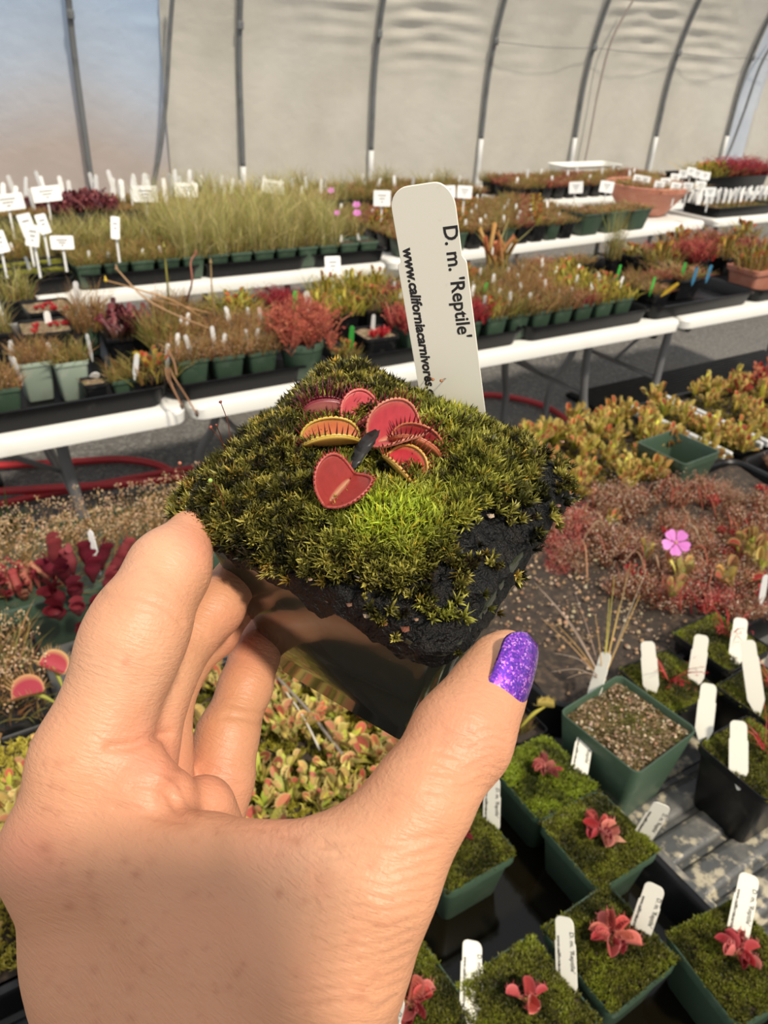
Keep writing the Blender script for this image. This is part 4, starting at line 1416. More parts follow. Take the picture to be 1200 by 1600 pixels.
def tray(t0, t1, d0, d1, z, h, label, group=None, matn='tray_black', name='nursery_tray', water=False, ridges=0, rot=0.0, lipm=None, cat='tray'):
    L, W = t1-t0, d1-d0
    root = empty(name, grid((t0+t1)/2, (d0+d1)/2, z), GROT+rot); tag(root, label, cat, group)
    mb = MB()
    R = [rsq(L-.05, W-.05, .02, 0, 4), rsq(L-.035, W-.035, .03, .004, 4), rsq(L-.012, W-.012, .035, h-.006, 4), rsq(L+.004, W+.004, .04, h-.007, 4), rsq(L+.006, W+.006, .04, h-.001, 4),
         rsq(L, W, .04, h, 4), rsq(L-.008, W-.008, .036, h-.0005, 4), rsq(L-.016, W-.016, .034, h-.005, 4), rsq(L-.042, W-.042, .028, .008, 4), rsq(L-.06, W-.06, .02, .005, 4)]
    loft(mb, R, (.05, .05, .05), True, True)
    new_obj('tray_shell', shade_auto(mb.mesh('tray_shell'), 30), root, M[matn])
    if lipm:
        mb = MB(); loft(mb, [rsq(L+.008, W+.008, .04, h-.008, 4), rsq(L+.010, W+.010, .04, h+.001, 4), rsq(L, W, .04, h+.0025, 4), rsq(L-.012, W-.012, .036, h+.001, 4)], (.1, .1, .1))
        new_obj('tray_rim', mb.mesh('tray_rim', True), root, M[lipm])
    for k in range(ridges):
        mb = MB(); x = -W/2 + .03 + (W-.06)*(k+.5)/ridges
        box(mb, (-L/2+.03, x-.019, .002), (L/2-.03, x+.019, .012), bev=.005)
        new_obj('ridge', shade_auto(mb.mesh('ridge'), 50), root, M['ridge'])
    if water:
        mb = MB(); loft(mb, [rsq(L-.03, W-.03, .03, .022, 4)], (.1, .1, .1), False, True)
        new_obj('water', mb.mesh('water'), root, M['water'])
    return root


M['ridge'] = mat('algae_stained_plastic', (0.07, 0.072, 0.07), 0.45, noise=[(60, (0.42, 0.37, 0.26), .50, .62), (22, (0.16, 0.15, 0.13), .5, .7)], bump=[(160, .3, .002)])
M['water'] = mat('dark_standing_water', (0.005, 0.004, 0.002), 0.10, spec=.25)
# ------------------------------------------------------------------ middle bench
BZ = TZ + .008                       # pots stand on tray floors
PX = lambda px, py, z, s=0.0: onz(px, py, z) + NX*(s/2)


def pot_at(px, py, s, h, style, potmat, kind, label, group=None, z0=BZ, rz=None, **kw):
    """px, py: middle of the front rim in the photo"""
    P = onz(px, py, z0+h) + NX*(s/2)
    P[2] = z0
    return potted(P, GROT + (rz if rz is not None else _rs.uniform(-.06, .06)), s, h, style, potmat, kind, label, group, **kw)


tray(-.62, -.05, 1.825, 2.50, TZ, .06, 'black nursery tray at the left end of the middle bench')
tray(-.04, .522, 1.825, 2.50, TZ, .06, 'black nursery tray under the faded green pots', 'black trays on the middle bench')
tray(.532, 1.062, 1.825, 2.50, TZ, .055, 'black nursery tray under three green pots and the coral shrub', 'black trays on the middle bench')
tray(1.075, 1.70, 1.825, 2.50, TZ, .055, 'black nursery tray behind the white label, under red plants', 'black trays on the middle bench')
tray(1.715, 2.30, 1.825, 2.50, TZ, .055, 'black nursery tray under yellow plants with many small labels', 'black trays on the middle bench')
tray(2.315, 2.90, 1.825, 2.50, TZ, .055, 'black nursery tray beside the terracotta planter', 'black trays on the middle bench')
tray(2.915, 3.6, 1.825, 2.50, TZ, .055, 'black nursery tray under the terracotta planter', 'black trays on the middle bench')

pot_at(4, 608, .084, .085, 'sq', 'pot_green', 'brown', 'green square pot of brown grassy sundew at the left tray corner', v=0)
pot_at(55, 567, .084, .105, 'sq', 'pot_pale', 'brown', 'faded pale green pot with brown tuft, left one of two')
pot_at(112, 566, .084, .105, 'sq', 'pot_pale', 'olive', 'faded pale green pot with olive brown tuft, right one of two')
pot_at(150, 600, .058, .062, 'sq', 'pot_black', 'bareearth', 'small black pot of bare grit with a blank white tag', soilmat='grit')
pot_at(194, 594, .064, .055, 'sq', 'pot_green', 'olive', 'low green pot of olive moss beside the drooping flytrap')
pot_at(243, 590, .07, .058, 'sq', 'pot_black', 'flytrap', 'small pot of red flytraps with withered stalks hanging over the tray', pscale=(1.5, 1.5, 1.3))
pot_at(78, 519, .135, .095, 'sq', 'pot_black', None, 'wide black pot of pale grit with red rosettes, white tag in it', soilmat='grit')
pot_at(82, 486, .135, .10, 'sq', 'pot_black', None, 'black pot of red rosettes behind the gritty one', soilmat='grit')
for k, (px, py, w) in enumerate(((62, 506, 'rear left of the gritty pot'), (82, 504, 'just right of the white tag'), (104, 501, 'rear right of the gritty pot'), (60, 514, 'front left of the gritty pot'), (60, 478, 'left in the pot behind'), (86, 478, 'middle of the pot behind'), (108, 480, 'right in the pot behind'), (74, 473, 'farthest back in the pot behind'))):
    P = onz(px, py, .845 if k < 4 else .85); o = new_obj('red_rosette', plant_mesh('redlow', k % 3), None); o.location = (P[0], P[1], BZ+(.088 if k < 4 else .093)); o.scale = (.55, .55, .8)
    tag(o, 'small red sundew rosette in pale grit, ' + w, 'sundew', 'red rosettes in grit')
pot_at(205, 527, .128, .085, 'sq', 'pot_black', 'purple', 'black pot crowded with dark purple pitcher plants', pscale=(1.25, 1.25, 1.3))
pot_at(-2, 522, .08, .085, 'sq', 'pot_black', 'midgrass', 'pot of orange and yellow grassy tufts at the left photo edge')
pot_at(30, 470, .105, .085, 'sq', 'pot_black', 'midgrass', 'pot of yellow grass behind the orange tuft')
pot_at(142, 512, .05, .085, 'sq', 'pot_green', 'brown', 'brown tuft between the red rosettes and the purple pitchers', pscale=(1.1, 1.1, 1.9))
pot_at(260, 537, .058, .085, 'sq', 'pot_green', 'olive', 'tall olive brown bush right of the purple pitchers', pscale=(1.2, 1.2, 1.9))
pot_at(275, 500, .10, .085, 'sq', 'pot_green', 'brown', 'brown bush behind the labelled coral brown row', pscale=(1.1, 1.1, 1.5))
for i, (px, py) in enumerate(((303, 562), (360, 556), (413, 549))):
    w = ('leftmost', 'middle', 'rightmost')[i]
    pot_at(px, py, .092, .090, 'sq', 'pot_green', 'brown', 'green square pot of coral brown sundew, %s of the three in a row' % w, 'three green pots in a row', pscale=(1.15, 1.15, 1.05), nlab=(2, 'small white label in the %s of three green pots' % w, 'labels of the coral brown pots', .055))
    pot_at(px+4, py-32, .092, .090, 'sq', 'pot_green', 'brown', 'brown sundew pot in the second row, behind the %s green pot' % w, 'second row behind the three green pots', pscale=(1.15, 1.15, 1.1), nlab=(2, 'small white label in the pot behind the %s green pot' % w, 'labels of the coral brown pots', .055))
pot_at(487, 540, .125, .105, 'round', 'pot_green', 'coral', 'round green pot holding a bushy coral red shrub', pscale=(1.15, 1.15, 1.15))
pot_at(385, 492, .150, .085, 'sq', 'pot_black', 'yellow', 'wide black pot of yellow green leaves behind the coral shrub', pscale=(1.7, 1.7, 1.3))
pot_at(316, 492, .06, .085, 'sq', 'pot_black', 'olive', 'dark mossy pot left of the wide black yellow pot')
pot_at(445, 480, .09, .085, 'sq', 'pot_black', 'wine', 'dark pot with wine red heads beside the green tag')
pot_at(550, 560, .066, .06, 'sq', 'pot_green', 'flytrap', 'low pot of yellow flytraps beside the round green pot')
for i, (px, py, k) in enumerate(((505, 492, 'yellow'), (548, 490, 'yellow'), (590, 484, 'flytrap'), (520, 462, 'yellow'), (560, 456, 'yellow'), (598, 452, 'yellow'))):
    w = '%s from left in the %s row' % (ORD[i % 3], 'front' if i < 3 else 'rear')
    pot_at(px, py, .082, .085, 'sq', 'pot_black', k, 'yellow flytrap pot left of the tall label, %s' % w, 'yellow flytrap pots beside the white label', pscale=(1.2, 1.2, 1.5), nlab=(1, 'white label in the yellow flytrap pot %s' % w, 'labels of the yellow flytraps', .045))
pot_at(601, 527, .115, .085, 'sq', 'pot_black', 'redlow', 'black square pot of bright red sundew beside the tall white label', soilmat='grit', pscale=(1.3, 1.3, 2.0), nlab=(1, 'white label in the black pot of bright red sundew', None, .04))
for i in range(3):
    w = ('rust red', 'coral red', 'wine red')[i]
    potted(grid(1.30+.10*i, 1.90, BZ), GROT, .092, .085, 'sq', 'pot_green', ('redmass', 'redmass', 'wine')[i], 'green pot overflowing with %s sundew right of the white label' % w, pscale=(1.3, 1.3, 1.3), nlab=(1, 'white label in the %s sundew pot' % w, None, .055))
for r in range(4):
    for i in range(7 if r == 0 else 9):
        ti = (1.605 if r == 0 else 1.42 + .03*(r % 2)) + i*.0965
        w = '%s from left, %s row' % (ORD[i], ROW[r])
        potted(grid(ti, 1.90+.104*r, BZ), GROT, .088, .088, 'sq', 'pot_green', ('flytrap', 'brown', 'yellow', 'lowbrown', 'yellow', 'olive', 'lowred')[(i*5+r*2) % 7], 'green pot of yellow brown seedlings by the wine red sundew, %s' % w, 'yellow brown seedling pots', pscale=(1.2, 1.2, 1.1+.4*_rs.random()), nlab=(1, 'small white label in the yellow brown seedlings, %s' % w, 'labels of the yellow brown seedlings', .055))
for i, (px, py) in enumerate(((1036, 458), (1010, 446), (1048, 436))):
    pot_at(px, py, .092, .088, 'sq', 'pot_black', ('lowbrown', 'brown', 'lowred')[i], 'dark pot of %s plants near the black pot' % ('rusty brown', 'sandy brown', 'deep red')[i])
pot_at(1085, 436, .165, .085, 'sq', 'pot_black', 'lowbrown', 'large black pot of low brown plants beside the terracotta planter', pscale=(1.9, 1.9, 1.4))
pot_at(790, 430, .10, .085, 'sq', 'pot_black', 'tallpitcher', 'pot of tall orange pitcher plants right of the white label', pscale=(1.4, 1.4, 1.25))
for i, (px, py) in enumerate(((868, 420), (915, 412), (1003, 400), (1040, 394))):
    pot_at(px, py, .115, .07, 'sq', 'pot_black', ('lowred', 'lowbrown', 'flytrap', 'lowred')[i], 'black pot of %s on the middle bench rear row' % ('dull red leaves', 'rusty stubble', 'small flytraps', 'wine leaves')[i])
pot_at(964, 404, .05, .07, 'sq', 'pot_black', 'midgrass', 'small pot of upright yellow green grass in front of the white bench edge', pscale=(.8, .8, 2.1))
for i, (px, py) in enumerate(((1050, 420), (1100, 415), (1150, 410), (1195, 402), (1075, 395), (1125, 388), (1175, 382))):
    pot_at(px, py-8, .115, .08, 'sq', 'pot_black', ('flytrap', 'redmass', 'flytrap', 'lowred', 'flytrap', 'lowred', 'flytrap')[i], 'dark pot of mixed flytraps behind the terracotta planter, %s from left in the %s row' % (ORD[i % 4], 'front' if i < 4 else 'rear'), 'mixed flytrap pots behind the terracotta planter', pscale=(1.6, 1.6, 1.7))

# terracotta long planter
P = onz(1212, 421, BZ+.10) + NX*.075; P[2] = BZ
root = empty('planter', P, GROT); tag(root, 'terracotta coloured long planter with red and green flytraps', 'planter')
mb = MB(); loft(mb, [rsq(.19, .11, .015, 0), rsq(.20, .12, .02, .004), rsq(.225, .14, .02, .078), rsq(.24, .155, .022, .080), rsq(.245, .16, .022, .099), rsq(.235, .15, .02, .10), rsq(.225, .14, .02, .09)], (.4, .2, .1), True, True)
new_obj('planter_shell', shade_auto(mb.mesh('planter_shell'), 35), root, M['terracotta'])
for x in (-.07, 0, .07):
    f = new_obj('foliage', plant_mesh('flytrap', 1), root); f.location = (x, 0, .09); f.scale = (1.3, 1.3, 2.2)

# small labels on the middle bench: photo position of the soil point
def lab(px, py, z, up, label, group, **kw):
    stick_label(onz(px, py, z), label, group, up, **kw)


for px, py, w in ((18, 555, 'behind the left corner pot'), (82, 558, 'in the left faded pot'), (140, 545, 'in the right faded pot'), (28, 582, 'in the left corner pot'), (212, 575, 'in the low olive moss pot'), (157, 485, 'behind the brown tuft')):
    lab(px, py, .845, .04, 'white stake label leaning ' + w, 'white labels in the left tray')
lab(75, 500, .845, .026, 'white blank tag standing in the gritty pot of red rosettes', None, sc_=1.6, tilt=-.1, roll=0)
lab(148, 588, .81, .014, 'white blank tag in the small black pot of bare grit', None, sc_=1.9, tilt=-.5, roll=.6)
lab(120, 470, .85, .06, 'crumpled white tag behind the brown tuft and red rosettes', None, sc_=1.4)
lab(262, 565, .82, .05, 'pale bleached stake standing in the drooping flytrap pot', None)
lab(460, 492, .84, .075, 'green and white label left of the coral shrub', None, matn='label_green', sc_=1.5, tilt=-.05, roll=.05)
lab(483, 492, .84, .075, 'grey see-through label right of the green and white label', None, matn='label', sc_=1.7, tilt=-.1, roll=-.1)
lab(548, 540, .83, .06, 'orange and green striped label beside the coral shrub', None, matn='label_green', sc_=1.2)
for px, py, m_, w in ((757, 462, 'label_green', 'green tipped label among red sundew, next to the tall white label'), (1018, 452, 'label_green', 'green label standing at the tray corner of brown seedlings'), (965, 432, 'label_green', 'dark green label in the middle of the yellow brown tray'), (1066, 428, 'label_green', 'green label left of the blue label'),
                      (1084, 436, 'label_blue', 'blue label in front of the black pot'), (1106, 432, 'label_blue', 'pale blue label right of the other blue label')):
    lab(px, py, .85, .045, w, None, matn=m_, sc_=.95, tilt=-.05, roll=.05)
lab(1034, 462, .85, .07, 'yellow tag leaning at the right tray corner', None, matn='label_yellow', sc_=1.0, roll=.7, tilt=-.2)

# withered stalks hanging over the tray edge
M['dry'] = mat('dry_stalk', attr=True, rough=.7)
root_o = onz(262, 560, .86); root = empty('withered_stalk', root_o)
tag(root, 'withered brown flower stalks hanging over the tray and white table edge', 'stalk')
for pts, cap in (([(265, 575, .84), (272, 590, .85), (286, 615, .80), (301, 640, .77)], 1), ([(262, 575, .84), (268, 600, .83), (273, 618, .80), (278, 628, .785)], 1), ([(258, 575, .84), (262, 592, .83), (268, 610, .81)], 0), ([(262, 555, .87), (263, 548, .88), (266, 560, .86), (270, 580, .84)], 0)):
    mb = MB(); w = np.array([onz(*p) - NX*.03*(i > 1) for i, p in enumerate(pts)]) - root_o
    tube(mb, spline(w, 14), .0022, (.26, .13, .06), 6)
    if cap: blobs(mb, [w[-1], w[-1]+[0, .002, .004]], np.array([[.006, .006, .011], [.004, .005, .009]]), (.10, .06, .04))
    new_obj('stem', mb.mesh('stem', True), root, M['dry'])

# arching dry stems from the middle bench towards the back bench
for k, (pts, c, lbl) in enumerate(((((330, 515, .86), (265, 488, .95), (222, 462, 1.0), (182, 420, 1.05)), (.40, .24, .12), 'dry straw coloured stem arching left over the purple pitchers'),
        (((320, 500, .86), (270, 470, .96), (215, 452, 1.0), (165, 438, 1.04)), (.42, .24, .10), 'dry orange stem with a yellow bud pointing left'),
        (((330, 490, .86), (290, 480, .9), (240, 468, .95)), (.42, .24, .12), 'dry straw stem lying just under the others'),
        (((264, 498, .86), (262, 450, .98), (258, 405, 1.06), (256, 385, 1.10)), (.30, .27, .05), 'upright olive flower stalk in front of the back bench tray'),
        (((335, 500, .86), (331, 450, .96), (329, 410, 1.03)), (.36, .24, .10), 'thin upright brown stalk right of the olive one'),
        (((292, 470, .88), (300, 440, .95), (298, 410, 1.0), (306, 396, 1.02)), (.30, .10, .06), 'curled reddish stalk before the green pots'))):
    w = np.array([onz(*p) for p in pts]); o = w[0].copy()
    r_ = empty('flower_stalk', o); tag(r_, lbl, 'stalk')
    mb = MB(); tube(mb, spline(w-o, 20), np.linspace(.0032, .0016, 20), c, 6); new_obj('stem', mb.mesh('stem', True), r_, M['dry'])
    mb = MB(); e = w[-1]-o; blobs(mb, [e, e+[0, 0, .006]], np.array([[.005, .005, .008], [.003, .003, .006]]), (.62, .42, .04) if k == 1 else np.array(c)*.8); new_obj('bud', mb.mesh('bud', True), r_, M['dry'])

# ------------------------------------------------------------------ back bench
BT = [(-.62, -.02), (0.0, .548), (.562, 1.02), (1.03, 1.49), (1.50, 1.88)]
for i, (a0, a1) in enumerate(BT):
    tray(a0, a1, 2.965, 3.62, TZ, .06, ('black tray at the far left of the back bench', 'black tray of yellow moss pots and sign cards on the back bench', 'black tray at the left end of the green grassy pots', 'black tray under the middle of the tall pale grass', 'black tray under the pink flowers on the back bench')[i], 'black trays on the back bench')
k = 0
ti = .60
while ti < 1.84:
    for r in range(5):
        d = 3.02 + r*.115
        tall = ti > .98
        kind = ('palegrass' if (k+r) % 3 else 'midgrass') if tall else ('midgrass' if r > 1 else 'olive')
        if ti > 1.62 and r == 0: kind = 'bareearth'
        if ti > 1.70 and r > 0: kind = 'midgrass'
        w = '%s from left, %s row' % (ORD[k], ROW[r])
        potted(grid(ti, d, BZ), GROT, .092, .085, 'sq', 'pot_green', kind, 'green square pot of %s, %s' % ('tall pale grassy sundew' if tall else 'short olive grass', w), 'green grass pots on the back bench', v=(k+r) % 2, scale=(1.25 if kind == 'palegrass' else 1.0),
               nlab=(1, 'small white label in the grassy green pot %s' % w, 'labels of the grassy pots', .035) if _rs.random() < (.85 if r == 0 else .3) else None)
    ti += .099; k += 1
for i in range(10):
    ti = -.345 + i*.093
    for r in range(5):
        kind = 'lowmoss' if r < 2 else ('midgrass' if r > 2 or i % 2 else 'olive')
        w = '%s from left, %s row' % (ORD[i], ROW[r])
        potted(grid(ti+.01*(r % 2), 3.03 + r*.118, BZ), GROT, .090, .070, 'sq', 'pot_black', kind, 'dark pot of %s left of the grass, %s' % ('yellow green moss' if kind == 'lowmoss' else 'straggly olive grass', w), 'moss and straggly pots at the left of the back bench', v=(i+r) % 3, scale=1.1,
               nlab=(1, 'white label in the moss and straggly pots, %s' % w, 'labels of the yellow moss pots', .055) if _rs.random() < .55 else None)
# rows against the film: white labels and dark red pitchers
for r in range(3):
    for i in range(16):
        ti = -.25 + i*.108 + .02*(r % 2)
        red = (.62 < ti < .98)
        w = '%s from left, %s row' % (ORD[i], ROW[r])
        potted(grid(ti, 4.05 + r*.14, TZ+.002), GROT, .095, .085, 'sq', 'pot_black', 'purple' if red else ('lowbrown', 'olive', 'lowbrown', 'lowbrown')[(i+r) % 4], 'black pot of %s against the film wall, %s' % ('dark red pitchers' if red else 'dry brown grass', w), 'pots against the film wall', v=(i+r) % 2, scale=1.0,
               nlab=((2 if r else 1), 'white label in the dense film wall ranks, %s' % w, 'dense ranks of white labels', .125, 1.8) if not (red and r < 2) else None)
for r in range(3):
    for i in range(15):
        w = '%s from left, %s row' % (ORD[i], ROW[r])
        potted(grid(1.53 + i*.116, 4.04 + r*.14, TZ+.002), GROT, .095, .085, 'sq', 'pot_black', ('lowred', 'lowbrown', 'midgrass', 'lowbrown', 'olive')[(i*2+r) % 5], 'black pot of rusty plants behind the tall pale grass, %s' % w, 'rusty pots by the film wall', v=(i+r) % 2, scale=1.3,
               nlab=(1, 'white label behind the tall pale grass, %s' % w, 'labels of the rusty film wall pots', .09, 1.5) if (r == 1 or i < 6) else None)

for r in range(3):
    for i in range(13):
        w = '%s from left, %s row' % (ORD[i], ROW[r])
        potted(grid(3.58 + i*.116, 4.12 + r*.14, TZ+.002), GROT, .095, .085, 'sq', 'pot_black', ('lowbrown', 'lowred', 'olive', 'lowbrown', 'lowred')[(i*2+r) % 5], 'black pot of rusty plants behind the terracotta bowl, %s' % w, 'rusty pots behind the bowl', v=(i+r) % 2, scale=1.3,
               nlab=(1, 'white label behind the terracotta bowl, %s' % w, 'labels behind the bowl', .07, 1.4) if (i+r) % 3 == 0 else None)

# printed sign cards on stakes
def sign_card(px, py, z, w, h, stake, label, rot=0.0):
    P = onz(px, py, z); root = empty('sign_card', (P[0], P[1], P[2]-stake), math.atan2(P[1], P[0])-math.pi/2 + rot)
    tag(root, label, 'sign card')
    mb = MB(); loft(mb, [rsq(w, h, .004, 0, 2), rsq(w, h, .004, .0012, 2)], (.8, .8, .8), True, True)
    c = new_obj('card', mb.mesh('card'), root, M['label_white']); c.rotation_euler = (math.pi/2-.25, _rs.uniform(-.12, .12), 0); c.location = (0, 0, stake)
    for k in range(3):
        mb = MB(); ww = w*(.5, .34, .12)[k]; box(mb, (-ww/2, h*(.18-.2*k)-.0018, .0013), (ww/2, h*(.18-.2*k)+.0018, .0015))
        new_obj('print_line', mb.mesh('print_line'), c, M['ink'])
    mb = MB(); box(mb, (-.004, .001, 0), (.004, .003, stake)); new_obj('stake', mb.mesh('stake'), root, M['label_white'])


sign_card(97, 379, .93, .075, .045, .10, 'white printed sign card standing before the yellow moss pots')
sign_card(520, 415, .90, .055, .062, .09, 'square white printed sign card above the yellow flytraps', .2)
sign_card(42, 352, .98, .05, .075, .14, 'tilted white sign card left of another tilted card', .5)
sign_card(51, 368, .97, .045, .07, .14, 'lower tilted white sign card crossing its neighbour', -.4)
sign_card(67, 350, .98, .04, .065, .14, 'small slanted white sign card right of the crossed pair', .5)
sign_card(0, 378, .94, .05, .07, .12, 'white sign card cut off by the left photo edge', .6)
sign_card(180, 356, .97, .03, .075, .12, 'narrow white card among the olive grass')
sign_card(73, 303, .98, .11, .06, .14, 'wide white sign card in front of the bluish film')
sign_card(227, 303, .98, .10, .065, .14, 'white sign card just left of the curtain pole foot')
sign_card(291, 297, .98, .10, .06, .14, 'white sign card right of the curtain pole foot')
sign_card(12, 316, .98, .12, .06, .14, 'wide tilted white sign card at the left photo edge', .2)
sign_card(426, 292, .98, .10, .06, .14, 'white sign card behind the tall pale grass')
sign_card(597, 310, .95, .08, .07, .12, 'white sign card left of the tall label top')
for px, py, w in ((700, 300, 'white sign card right of the tall label'), (726, 300, 'second white sign card right of the tall label'), (900, 293, 'white sign card among rusty pots'), (948, 292, 'broad white sign card behind the green trough')):
    sign_card(px, py, .95, .075, .06, .12, w)

# pink flowers over the grass
M['petal'] = mat('pink_petal', attr=True, rough=.5, transl=.3)


def flower(P, r, label, stem=.12, face=(0, -.6, .8), n=5, heart=(.7, .5, .08)):
    root = empty('pink_flower', P - np.array([0, 0, stem])); tag(root, label, 'flower')
    f = unit(np.array(face, float)); u = unit(np.cross(f, (0.1, 0, 1))); w = np.cross(f, u)
    mb = MB(); tube(mb, spline([(0, 0, 0), (.004, .002, stem*.6), tuple(np.array([0, 0, stem])-f*.002)], 8), .0009, (.25, .2, .06), 5); new_obj('stem', mb.mesh('stem', True), root, M['dry'])
    for k in range(n):
        a = 2*math.pi*k/n + .5; d = u*math.cos(a) + w*math.sin(a); s = np.cross(f, d)
        V, C = [], []
        m_, zs = 11, (.10, .45, .75, 1.0)
        for i in range(m_):
            q = -1 + 2*i/(m_-1); rr = r*(1.0 - .30*q**4 - .05*math.exp(-(q/.2)**2))
            for z in zs:
                an = q*math.pi/n*(.90 if z > .5 else .80)
                V.append(np.array([0, 0, stem]) + (d*math.cos(an)+s*math.sin(an))*rr*z + f*(r*.16*z*z - r*.10*z*q*q + r*.035*k*z*.3))
                C.append(np.array((.62, .15, .52))*(1-z) + np.array((.76, .24, .66))*z)
        T = []
        for i in range(m_-1):
            for j in range(len(zs)-1):
                a0 = i*len(zs)+j; b0 = a0+len(zs); T += [(a0, b0, b0+1), (a0, b0+1, a0+1)]
        mb = MB(); mb.add(V, T, C); new_obj('petal', mb.mesh('petal', True), root, M['petal'])
    mb = MB(); blobs(mb, [np.array([0, 0, stem])+f*.001], [[r*.11, r*.11, r*.16]], heart); new_obj('flower_heart', mb.mesh('flower_heart', True), root, M['petal'])
    return root


flower(onz(517, 298, .96), .018, 'small pink flower, highest and leftmost over the pale grass')
flower(onz(557, 320, .95), .018, 'small pink flower above another at the grass edge')
flower(onz(558, 333, .94), .018, 'small pink flower just below another at the grass edge')
flower(onz(527, 333, .94), .014, 'smallest pink flower low in the pale grass')

# back right: pots in rows, trough, bowl
tR = lambda px, py, z=.85: (float(onz(px, py, z) @ AX), float(onz(px, py, z) @ NX))
for r in range(6):
    for i in range(11 if r < 2 else 13):
        ti = 2.0 + i*.105; d = 3.05 + r*.115 + (ti-1.98)*.055
        w = '%s from left, %s row' % (ORD[i], ROW[r])
        potted(grid(ti, d, TZ+.002), GROT, .092, .085, 'sq', 'pot_black' if (i+r) % 3 else 'pot_green', ('lowbrown', 'lowred', 'lowbrown', 'olive', 'flytrap')[(i*3+r*2) % 5], 'square pot of rusty plants right of the tall label, %s' % w, 'rusty pots right of the tall label', v=(i+r) % 2, scale=1.15,
               nlab=(1, 'white label in the rusty pots right of the tall label, %s' % w, 'labels right of the tall label', .045, 1.1) if _rs.random() < (.8 if r == 0 else .45) else None)
# green trough pots
for i, w in enumerate(('left', 'middle', 'right')):
    potted(grid(3.235+.195*i, 3.165+.012*i, TZ+.002), GROT+.08, .185, .115, 'sq', 'pot_green', 'lowbrown', '%s big dark green pot of brown stubble in front of the terracotta bowl' % w, 'big green pots by the bowl', pscale=(2.1, 2.1, .8))
# terracotta bowl
bw = empty('terracotta_bowl', grid(4.09, 3.50, TZ+.002)); tag(bw, 'wide terracotta bowl planted with brown stubble on the back bench', 'planter')
mb = MB(); loft(mb, [circ(.13, 0, 32), circ(.14, .01, 32), circ(.21, .10, 32), circ(.245, .145, 32), circ(.255, .148, 32), circ(.258, .172, 32), circ(.25, .178, 32), circ(.235, .172, 32), circ(.228, .155, 32)], (.4, .2, .1), True, True)
new_obj('bowl', shade_auto(mb.mesh('bowl'), 40), bw, M['terracotta'])
f = new_obj('foliage', plant_mesh('lowbrown', 0), bw); f.location = (0, 0, .15); f.scale = (4.2, 4.2, 1.4)
f = new_obj('foliage', plant_mesh('lowbrown', 1), bw); f.location = (0.02, 0, .15); f.scale = (4.5, 4.2, 1.2); f.rotation_euler = (0, 0, .8)
# far right bench
for k, (px, py, ln, w) in enumerate(((4.72, 3.20, .60, 'long black tray of short moss beside the bare white bench corner'), (5.34, 3.20, .60, 'long black tray of brown seedlings at the right photo edge'))):
    ti, d = px, py
    tr = tray(ti-ln/2, ti+ln/2, d, d+.30, TZ+.002, .06, w)
    mb = moss_carpet(ln-.05, 700, OLIVE+BROWN, .016, 5, .25, seed=k+2, w=.0022); o = new_obj('foliage', mb.mesh('foliage', False), tr, M['foliage']); o.location = (0, 0, .045)
    for j in range(10):
        for q in range(3):
            stick_label(grid(ti-ln/2+.03+j*ln/10, d+.17+q*.04, TZ+.055), 'white label %s from left in the %s rank of the far right %s tray' % (ORD[j], ROW[q], ('mossy', 'brown')[k]), 'ranks of white labels on the far right', .08, sc_=1.5)
P = onz(1148, 283, TZ+.13); ti, d = float(P @ AX), float(P @ NX)
tr = tray(ti-.35, ti+.40, d, d+.35, TZ+.05, .11, 'deep black tub of yellow green and purple plants below the last hoop')
for j, (x, kd) in enumerate(((-.22, 'yellow'), (-.10, 'yellow'), (.02, 'wine'), (.14, 'lowred'), (.28, 'wine'))):
    o = new_obj('foliage', plant_mesh(kd, 0), tr); o.location = (x, -.05, .10); o.scale = (2.6, 2.6, 1.9)
CL = ((1040, 285), (1055, 278), (1068, 272), (1080, 268), (1090, 272), (1102, 275), (1056, 292), (1075, 292), (1095, 290), (1110, 300), (1030, 290), (1008, 282), (997, 280))
ordr = sorted(range(len(CL)), key=lambda q: CL[q][0])
for j, (px, py) in enumerate(((1040, 285), (1055, 278), (1068, 272), (1080, 268), (1090, 272), (1102, 275), (1056, 292), (1075, 292), (1095, 290), (1110, 300), (1030, 290), (1008, 282), (997, 280))):
    sign_card(px, py, .93, .06, .05, .11, 'white sign card in the cluster by the last hoops, %s from left' % ORD[ordr.index(j)])
tray(4.35, 4.95, 4.50, 4.72, TZ+.06, .08, 'pale tray standing behind the terracotta bowl', matn='white_plastic')
# ------------------------------------------------------------------ near bench, left side
M['water_edge'] = M['tray_black']
# green planter with tan seed heads and red pitchers
t0, t1, d0, d1 = -.42, .40, 1.0, 1.215
pl = empty('planter', grid((t0+t1)/2, (d0+d1)/2, TZ), GROT); tag(pl, 'long green planter with tan seed heads and dark red pitchers', 'planter')
L_, W_ = t1-t0, d1-d0
mb = MB(); loft(mb, [rsq(L_-.04, W_-.04, .01, 0), rsq(L_-.035, W_-.035, .012, .004), rsq(L_-.012, W_-.012, .014, .074), rsq(L_-.002, W_-.002, .014, .075), rsq(L_, W_, .014, .098), rsq(L_-.002, W_-.002, .014, .1), rsq(L_-.010, W_-.010, .012, .1), rsq(L_-.014, W_-.014, .012, .085)], (.1, .1, .1), True, True)
new_obj('planter_shell', shade_auto(mb.mesh('planter_shell'), 30), pl, M['pot_green'])
mb = MB(); g_ = sq(1500, L_-.02, W_*.62); g_[:, 1] += .035; add_seed(mb, g_, .060, BROWN, TAN); add_grass(mb, sq(900, L_-.02, W_-.03), .035, 1.0, .0007, BROWN)
o = new_obj('seed_heads', mb.mesh('seed_heads', False), pl, M['foliage']); o.location = (0, 0, .085); o['kind'] = 'stuff'
mb = MB()
